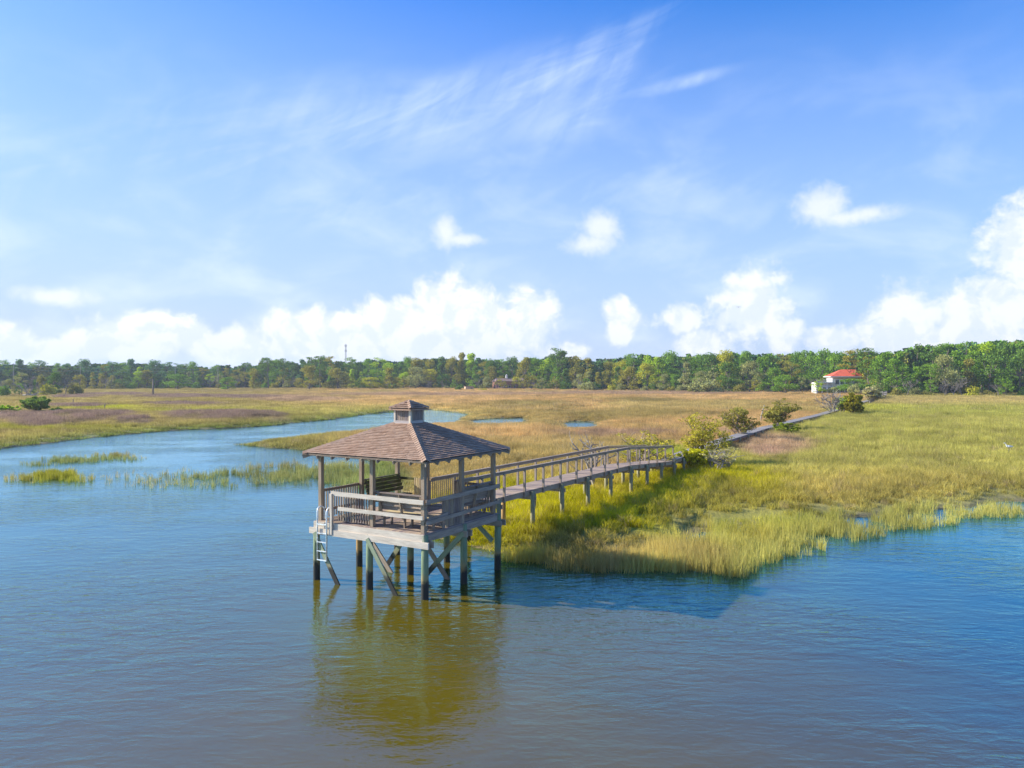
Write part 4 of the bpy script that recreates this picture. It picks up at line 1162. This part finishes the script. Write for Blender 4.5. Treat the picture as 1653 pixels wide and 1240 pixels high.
def leafw():
    m, t = mat('wood_leaves'); a = t.n('ShaderNodeAttribute', attribute_type='INSTANCER', attribute_name='tint'); g = t.n('ShaderNodeNewGeometry')
    k = t.mr(g.outputs['Random Per Island'], 0, 1, .6, 1.4)
    c = t.mix(1.0, a.outputs[0], t.n('ShaderNodeCombineXYZ', i={0: k, 1: k, 2: k}).outputs[0], 'MULTIPLY')
    d = t.n('ShaderNodeBsdfDiffuse', i={0: c}); finish(t, d.outputs[0]); return m
LEAFW = leafw(); far_wood()

# ------------------------------------------------------------------ shrubs along the walkway
def scrub(name, px, pb, pt, wpx, label, col, seed, lean=(0, 0), bare=.25, leafs=.13, lpt=26, depth=4, Y=None, n=3, flat=.5, group='wind-bent shrubs along the walkway', base_z=.3, spread=.7, up=.10, barkm=None):
    D = ydist(px, pb, .5) if Y is None else Y
    Hh = zat(pt, D)-base_z; W = wpx/FPX*D; rnd = random.Random(seed); r = np.random.RandomState(seed)
    e = empty(name, (atd(px, D), D, base_z), 0, label, 'shrub' if 'dead' not in name and 'bare' not in name else 'dead tree', group)
    b = MB(seed); tips = []
    for k in range(3):
        a = rnd.random()*6.28
        grow_tree(b, rnd, (rnd.gauss(0, .15), rnd.gauss(0, .15), -.3), (math.cos(a)*.35+lean[0], math.sin(a)*.35+lean[1], 1), Hh*.50, Hh*.024, depth-1, tips, spread, up, n, 3, .010*D/50, 5)
    T_ = np.array([tuple(p) for p, d in tips]); mn, mx = T_.min(0), T_.max(0)
    sx = W/(mx[0]-mn[0]+.3); sz = Hh/(mx[2]+.15)
    S = np.array((sx, sx, sz)); off = (mn[0]+mx[0])/2*sx
    b.v = [(v[0]*sx-(off*min(1, max(0, v[2]/Hh))), v[1]*sx, v[2]*sz if v[2] > 0 else v[2]) for v in b.v]
    b.build('branches', barkm or TWIG, e)
    if lpt:
        T2 = T_*S; T2[:, 0] -= off*np.clip(T_[:, 2]/Hh, 0, 1)
        keep = r.rand(len(T2)) > bare; T2 = T2[keep]
        cl = Hh*.085
        V, F = leaf_cloud(r, [(x, y, z, cl*1.5, cl*1.5, cl*flat, int(lpt*1.5)) for x, y, z in T2], leafs*.88*D/50, .45, .3)
        me = np_mesh('foliage', V, F, LEAF); o = bpy.data.objects.new('foliage', me); C.objects.link(o); o.parent = e; o.color = (*col, 1)
    return e
CED = (.105, .105, .03); CEDY = (.15, .145, .025); LIME = (.21, .28, .015); GREYG = (.17, .17, .09)
scrub('dead_tree', 962, 752, 690, 95, 'bare bleached dead tree behind the handrail of the walkway', CED, 301, bare=1, lpt=0, depth=4, Y=44.5, group='dead trees beside the walkway', barkm=GREYBARK, spread=.75)
scrub('shrub', 1040, 742, 694, 110, 'loose yellow-green shrub just behind the end of the handrail', CEDY, 302, bare=.35, Y=51.5, depth=4, lpt=18)
scrub('shrub', 1133, 742, 666, 74, 'tall sparse wind-bent shrub standing over the gap in the walkway', CEDY, 303, lean=(.15, 0), bare=.25, Y=56, lpt=26)
scrub('shrub', 1150, 753, 718, 105, 'low spreading dead-branched bush leaning down to the right beside the walkway gap', GREYG, 304, lean=(.6, -.1), bare=.6, Y=52, lpt=12, barkm=GREYBARK)
scrub('shrub', 1118, 752, 722, 56, 'low bright yellow-green bush at the foot of the wind-bent shrub', (.18, .19, .012), 305, bare=0, Y=52.5, lpt=60, depth=3, n=4, flat=.8)
scrub('shrub', 1198, 699, 655, 60, 'dark ragged shrub behind the walkway with bare twigs on its right', CED, 306, bare=.4, Y=79, lpt=16)
scrub('shrub', 1256, 686, 640, 54, 'rounded flat-topped shrub of thick grey-green branches behind the walkway', CED, 307, bare=.3, Y=93, lpt=16, flat=.5)
scrub('shrub', 1268, 703, 681, 48, 'low dark green bush on the near side of the walkway', (.10, .13, .02), 308, bare=0, Y=86, lpt=60, depth=3, n=4)
scrub('bare_bush', 1342, 672, 626, 46, 'bare grey many-branched bush behind the walkway, below the red-roofed house', CED, 309, bare=1, lpt=0, Y=131, depth=4, group='dead trees beside the walkway', barkm=GREYBARK, n=4)
scrub('shrub', 1361, 666, 640, 28, 'thin green shrub between the bare grey bush and the dense conical one', (.12, .16, .03), 310, bare=.1, Y=134, lpt=50)
scrub('shrub', 1377, 665, 635, 30, 'dense conical yellow-olive shrub on the near side of the walkway', (.10, .10, .012), 311, bare=0, Y=133, lpt=90, flat=.9, n=4)
scrub('bare_bush', 1405, 652, 624, 50, 'grey leafless thicket around the walkway near the red-roofed house', GREYG, 312, bare=.75, Y=185, lpt=10, group='dead trees beside the walkway', barkm=GREYBARK, n=4)
scrub('shrub', 57, 665, 640, 50, 'dense rounded green bush alone on the left marsh', (.085, .13, .03), 313, bare=0, lpt=70, flat=.9, group='bushes on the left marsh')
scrub('shrub', 12, 664, 653, 40, 'low bright green bush at the left edge of the marsh', (.16, .25, .015), 314, bare=0, lpt=70, depth=3, flat=.8, group='bushes on the left marsh')
scrub('shrub', 90, 665, 657, 26, 'small low green bush at the right foot of the dense rounded bush', (.13, .22, .015), 315, bare=0, lpt=60, depth=3, group='bushes on the left marsh')
def pole(name, px, pb, pt, r, label, cat, m=POSTW, lean=0, group=None):
    D = ydist(px, pb, .4); H = zat(pt, D); b = MB(int(px))
    b.tube([(0, 0, -.5), (lean*.4, 0, H*.5), (lean, 0, H)], [r*1.2, r, r*.6], 6); o = b.build(name, m); o.location = (atd(px, D), D, 0)
    props(o, label, cat, group); return o
pole('snag', 1226, 684, 654, .10, 'thin pale leaning dead snag left of the rounded shrub behind the walkway', 'dead tree', GREYBARK, .7)
pole('marker_post', 247, 638, 612, .32, 'tall dark post standing alone in the left marsh', 'post', POSTW)
pole('stake', 118, 652, 644, .14, 'short dark stake in the left marsh, left one of two', 'stake', POSTW, 0, 'stakes in the left marsh')
pole('stake', 168, 660, 651, .14, 'short crooked dark stake in the left marsh, right one of two', 'stake', POSTW, .25, 'stakes in the left marsh')
# fallen bleached tree at far left
D = ydist(46, 640, .4); b = MB(500); rnd = random.Random(5); tips = []
for (dx, dz, L) in ((-.8, .9, 4.5), (-.3, .7, 3.4), (.9, .3, 4), (.4, .5, 3)): grow_tree(b, rnd, (rnd.uniform(-1, 1), 0, .5), (dx, 0, dz), L, .16, 2, tips, .5, .1, 3, 3, .05, 5)
b.tube([(-2.2, 0, .5), (0, .2, .7), (3.6, .3, .5)], [.35, .42, .2], 7)
o = b.build('fallen_tree', GREYBARK); o.location = (atd(46, D), D, .2); props(o, 'bleached fallen tree with roots in the air on the far left marsh', 'dead tree')

# ------------------------------------------------------------------ far buildings
def face_rot(X, Y): return -math.atan2(X, Y)
def house(px, D, label):
    X = atd(px, D); e = empty('house', (X, D, 0), face_rot(X, D)+.25, label, 'house'); return e
# red-roofed house: axes x along the front, -y towards the camera
D = 316
e = house(1368, D, 'large white house with a red hip roof among the trees at right')
zb, ze, zr = 0, zat(607.5, D), zat(596.5, D)
b = MB(600)
b.box((0, 0, ze/2), (14.2, 10, ze)); b.build('wall', WHITE, e)
b = MB(601); hw, hd = 8.0, 6.0
for th in (0, -.25):
    vs = [(-hw, -hd, ze+th), (hw, -hd, ze+th), (hw, hd, ze+th), (-hw, hd, ze+th), (-2.6, 0, zr+th), (2.6, 0, zr+th)]
    fs = [(0, 1, 5, 4), (1, 2, 5), (2, 3, 4, 5), (3, 0, 4)]
    b.add(vs, fs if th == 0 else [f[::-1] for f in fs])
rf = b.build('roof', REDR, e)
b = MB(602)
for (p, q) in (((-hw, -hd), (hw, -hd)), ((hw, -hd), (hw, hd)), ((-hw, hd), (-hw, -hd))): b.beam((*p, ze-.2), (*q, ze-.2), .25, .34)
b.build('fascia', WHITE, rf)
b = MB(612); b.beam((-6.6, -5.02, ze-.9), (6.6, -5.02, ze-.9), .05, .5); b.build('frieze', TANW, e)
for k, x in enumerate((-5.3, -3.3, -1.3, 2.0, 4.6)):
    for z in (ze-2.4, ze-5.6):
        b = MB(603); b.box((x, -5.02, z), (1.5, .12, 2.1)); f = b.build('window', WHITE, e)
        b = MB(604); b.box((x-.36, -5.07, z), (.58, .10, 1.8)); b.box((x+.36, -5.07, z), (.58, .10, 1.8)); b.build('pane', GLASS, f)
b = MB(605); b.box((-10.3, -1.0, (ze-2.6)/2), (6.4, 8, ze-2.6)); b.build('side_wing', WHITE, e)
b = MB(606)
for x in (-13.2, -11.2, -9.2, -7.3): b.box((x, -5.6, (ze-2.8)/2), (.45, .45, ze-2.8))
b.box((-10.3, -5.5, ze-2.55), (7.2, 1.6, .35)); b.box((-10.3, -5.5, (ze-2.8)/2), (7.0, 1.4, .3))
for k in range(16): b.box((-13.4+k*.42, -6.1, ze-1.95), (.12, .12, .8))
b.beam((-13.6, -6.1, ze-1.5), (-7, -6.1, ze-1.5), .16, .14)
b.build('terrace', WHITE, e)
for x in (-12.1, -10.2, -8.2):
    b = MB(607); b.box((x, -5.05, 2.0), (1.2, .1, 2.2)); b.build('window', GLASS, e)
# brick house
D = 430
e = house(822, D, 'low red brick house with a brown roof half hidden by trees left of centre')
ze = zat(615.5, D); zr = zat(610.5, D)
b = MB(620); b.box((0, 0, ze/2), (17, 9, ze)); b.build('wall', BRICKM, e)
b = MB(621)
for th in (0, -.2):
    vs = [(-9, -5.2, ze+th), (9, -5.2, ze+th), (9, 5.2, ze+th), (-9, 5.2, ze+th), (-8, 0, zr+th), (8, 0, zr+th)]; fs = [(0, 1, 5, 4), (1, 2, 5), (2, 3, 4, 5), (3, 0, 4)]
    b.add(vs, fs if th == 0 else [f[::-1] for f in fs])
rf = b.build('roof', BROOF, e)
b = MB(622); b.box((-1.5, 0, zr+.5), (1.0, 1.0, 1.6)); b.tube([(-1.5, 0, zr+1.3), (-1.5, 0, zr+2.3)], [.8, .05], 8); b.build('chimney', WHITE, rf)
for x in (-6.5, -3.6, -1, 2.0, 5.4):
    b = MB(623); b.box((x, -4.52, 2.3), (1.4, .1, 1.5)); f = b.build('window', WHITE, e); b = MB(624); b.box((x, -4.58, 2.3), (1.1, .06, 1.2)); b.build('pane', GLASS, f)
e = house(856, 436, 'white building low behind the thin trees right of the brick house')
b = MB(630); b.box((0, 0, 1.6), (11, 6, 3.2)); b.build('wall', WHITE, e)
b = MB(631); b.add([(-6, -3.6, 3.2), (6, -3.6, 3.2), (6, 3.6, 3.2), (-6, 3.6, 3.2), (-5, 0, 5), (5, 0, 5)], [(0, 1, 5, 4), (1, 2, 5), (2, 3, 4, 5), (3, 0, 4), (3, 2, 1, 0)]); b.build('roof', BROOF, e)
for x in (-3, 0, 3): b = MB(632); b.box((x, -3.03, 1.8), (1.1, .1, 1.2)); b.build('window', GLASS, e)
e = house(757, 405, 'small tan shed at the marsh edge between bushes'); e.name = 'shed'; e['category'] = 'shed'
b = MB(640); b.box((0, 0, 1.25), (4.4, 3.2, 2.5)); b.build('wall', TANW, e)
b = MB(641); b.beam((-2.4, 0, 2.62), (2.4, 0, 2.60), 3.7, .18); b.build('roof', BROOF, e)
b = MB(642); b.box((1.0, -1.63, 1.05), (1.0, .1, 2.0)); b.build('door', POSTW, e)
# mast
D = 900; e = empty('radio_mast', (atd(558, D), D, 0), 0, 'tall thin dark lattice mast rising above the treeline', 'mast')
Hm = zat(555.5, D); b = MB(650)
for k in range(3):
    a = 2.09*k+.4; b.tube([(math.cos(a)*.75, math.sin(a)*.75, 0), (math.cos(a)*.75, math.sin(a)*.75, Hm)], .17, 5)
b.build('mast_legs', STEEL, e)
b = MB(651)
for j in range(int(Hm/1.6)):
    for k in range(3):
        a, c = 2.09*k+.4, 2.09*(k+1)+.4; b.tube([(math.cos(a)*.75, math.sin(a)*.75, j*1.6), (math.cos(c)*.75, math.sin(c)*.75, (j+1)*1.6)], .07, 4)
b.build('bracing', STEEL, e)
b = MB(652); 
for k in range(3):
    a = 2.09*k+.4
    for z in (Hm-2, Hm-8): b.box((math.cos(a)*1.15, math.sin(a)*1.15, z), (.35, .35, 2.4))
b.build('antennas', STEEL, e)
# power line far left
pp = []
for k, px_ in enumerate((22, 130, 283, 352)):
    D = 405+k*6; H = 13.5 if k else 15
    e = empty('utility_pole', (atd(px_, D), D, 0), 0, 'grey utility pole in front of the left wood, ' + ('nearest the left edge', 'second from the left', 'third from the left', 'farthest right of the row')[k], 'utility pole', 'utility poles before the left wood')
    b = MB(660+k); b.tube([(0, 0, -.5), (0, 0, H)], [.2, .13], 6); b.build('pole', GREYBARK, e)
    b = MB(664+k); b.beam((-1.1, 0, H-.7), (1.1, 0, H-.7), .12, .14); b.build('crossarm', GREYBARK, e)
    pp.append(Vector((atd(px_, D), D, H-.6)))
for zz, lab in ((0, 'upper thin power cable strung across the left wood'), (-1.6, 'lower thin power cable strung across the left wood')):
    b = MB(670); pts = []
    for p, q in zip(pp[:-1], pp[1:]):
        for k in range(8):
            f = k/8; v = p.lerp(q, f); v.z += zz-1.2*4*f*(1-f); pts.append(v)
    pts.append(pp[-1]+Vector((0, 0, zz))); b.tube(pts, .045, 4); o = b.build('power_cable', WIRE); props(o, lab, 'cable', 'power cables')

# ------------------------------------------------------------------ tell equal labels apart, left to right
by = {}
for o in C.objects:
    if 'category' in o and o.get('group', '').startswith('trees'): by.setdefault(o['label'], []).append(o)
for lb, L in by.items():
    if len(L) < 2: continue
    L.sort(key=lambda o: o.location.x/o.location.y)
    lb = lb.replace('mid-sized grey', 'grey').replace('small grey', 'grey').replace('the red', 'red').replace('the brick', 'brick')
    nms = {2: ['left of two', 'right of two'], 3: ['left of three', 'middle of three', 'right of three']}.get(len(L)) or \
          ['%s of %s' % (['first', 'second', 'third', 'fourth', 'fifth', 'sixth', 'seventh', 'eighth'][k], ['four', 'five', 'six', 'seven', 'eight'][len(L)-4]) for k in range(len(L))]
    for o, n_ in zip(L, nms): o['label'] = lb+', '+n_

# ------------------------------------------------------------------ haze in the air
def haze():
    m, t = mat('haze'); v = t.n('ShaderNodeVolumePrincipled', i={'Color': (.80, .90, 1.0, 1), 'Density': .0002, 'Anisotropy': .2})
    o_ = t.n('ShaderNodeOutputMaterial'); t.l(v.outputs[0], o_.inputs['Volume'])
    x, y0, y1, z0, z1 = 14000, -700, 6200, -4, 62
    V = np.array([(-x, y0, z0), (x, y0, z0), (x, y1, z0), (-x, y1, z0), (-x, y0, z1), (x, y0, z1), (x, y1, z1), (-x, y1, z1)], float)
    F = np.array([[3, 2, 1, 0], [4, 5, 6, 7], [0, 1, 5, 4], [1, 2, 6, 5], [2, 3, 7, 6], [3, 0, 4, 7]])
    me = np_mesh('haze', V, F, m); o = bpy.data.objects.new('haze', me); C.objects.link(o); props(o, 'thin blue haze over the marsh that softens the far trees', 'haze', kind='stuff')
haze()

# ------------------------------------------------------------------ birds
D = 62; X = atd(1628, D); z0 = gz(np.array([X]), np.array([float(D)]))[0]
e = empty('egret', (X, D, z0), .1, 'white long-necked egret standing alone in the green marsh at far right', 'bird')
b = MB(700); zc = .92
pts = [(.42, 0, zc+.02), (.34, 0, zc+.01), (.22, 0, zc), (.05, 0, zc), (-.10, 0, zc+.04), (-.17, 0, zc+.11), (-.19, 0, zc+.19), (-.23, 0, zc+.26), (-.29, 0, zc+.30), (-.35, 0, zc+.295), (-.39, 0, zc+.285)]
b.tube(pts, [.012, .05, .095, .115, .085, .042, .032, .030, .036, .030, .010], 10, flat=[(1, .6), (1, .7), (1, .85), (1, .9), (1, 1), (1, 1), (1, 1), (1, 1), (1, 1), (1, 1), (1, 1)])
b.build('body', FEATHER, e)
for s_ in (-1, 1):
    b = MB(701); b.tube([(.40, s_*.05, zc+.02), (.25, s_*.10, zc+.02), (.05, s_*.11, zc+.04), (-.06, s_*.08, zc+.06)], [.02, .06, .075, .03], 8, flat=[(.4, 1)]*4); b.build('wing', FEATHER, e)
    b = MB(702); b.tube([(.08, s_*.04, zc-.08), (.06, s_*.04, zc-.42), (.09, s_*.04, -.02)], [.014, .011, .010], 5); b.build('leg', LEG, e)
b = MB(703); b.tube([(-.385, 0, zc+.288), (-.50, 0, zc+.262)], [.012, .003], 6); b.build('bill', BILL, e)
D = 180; e = empty('gliding_bird', (atd(1192, D), D, zat(496, D)), 0, 'tiny dark bird gliding in front of the clouds above the right treeline', 'bird')
b = MB(710); b.tube([(0, -.30, 0), (0, -.18, .01), (0, 0, 0), (0, .2, 0), (0, .36, .01)], [.01, .05, .07, .05, .02], 7); b.build('body', DARKB, e)
for s_ in (-1, 1):
    b = MB(711); b.tube([(s_*.04, -.02, .02), (s_*.35, -.06, .10), (s_*.68, .06, .04)], [.10, .09, .02], 6, flat=[(.9, .2)]*3); b.build('wing', DARKB, e)
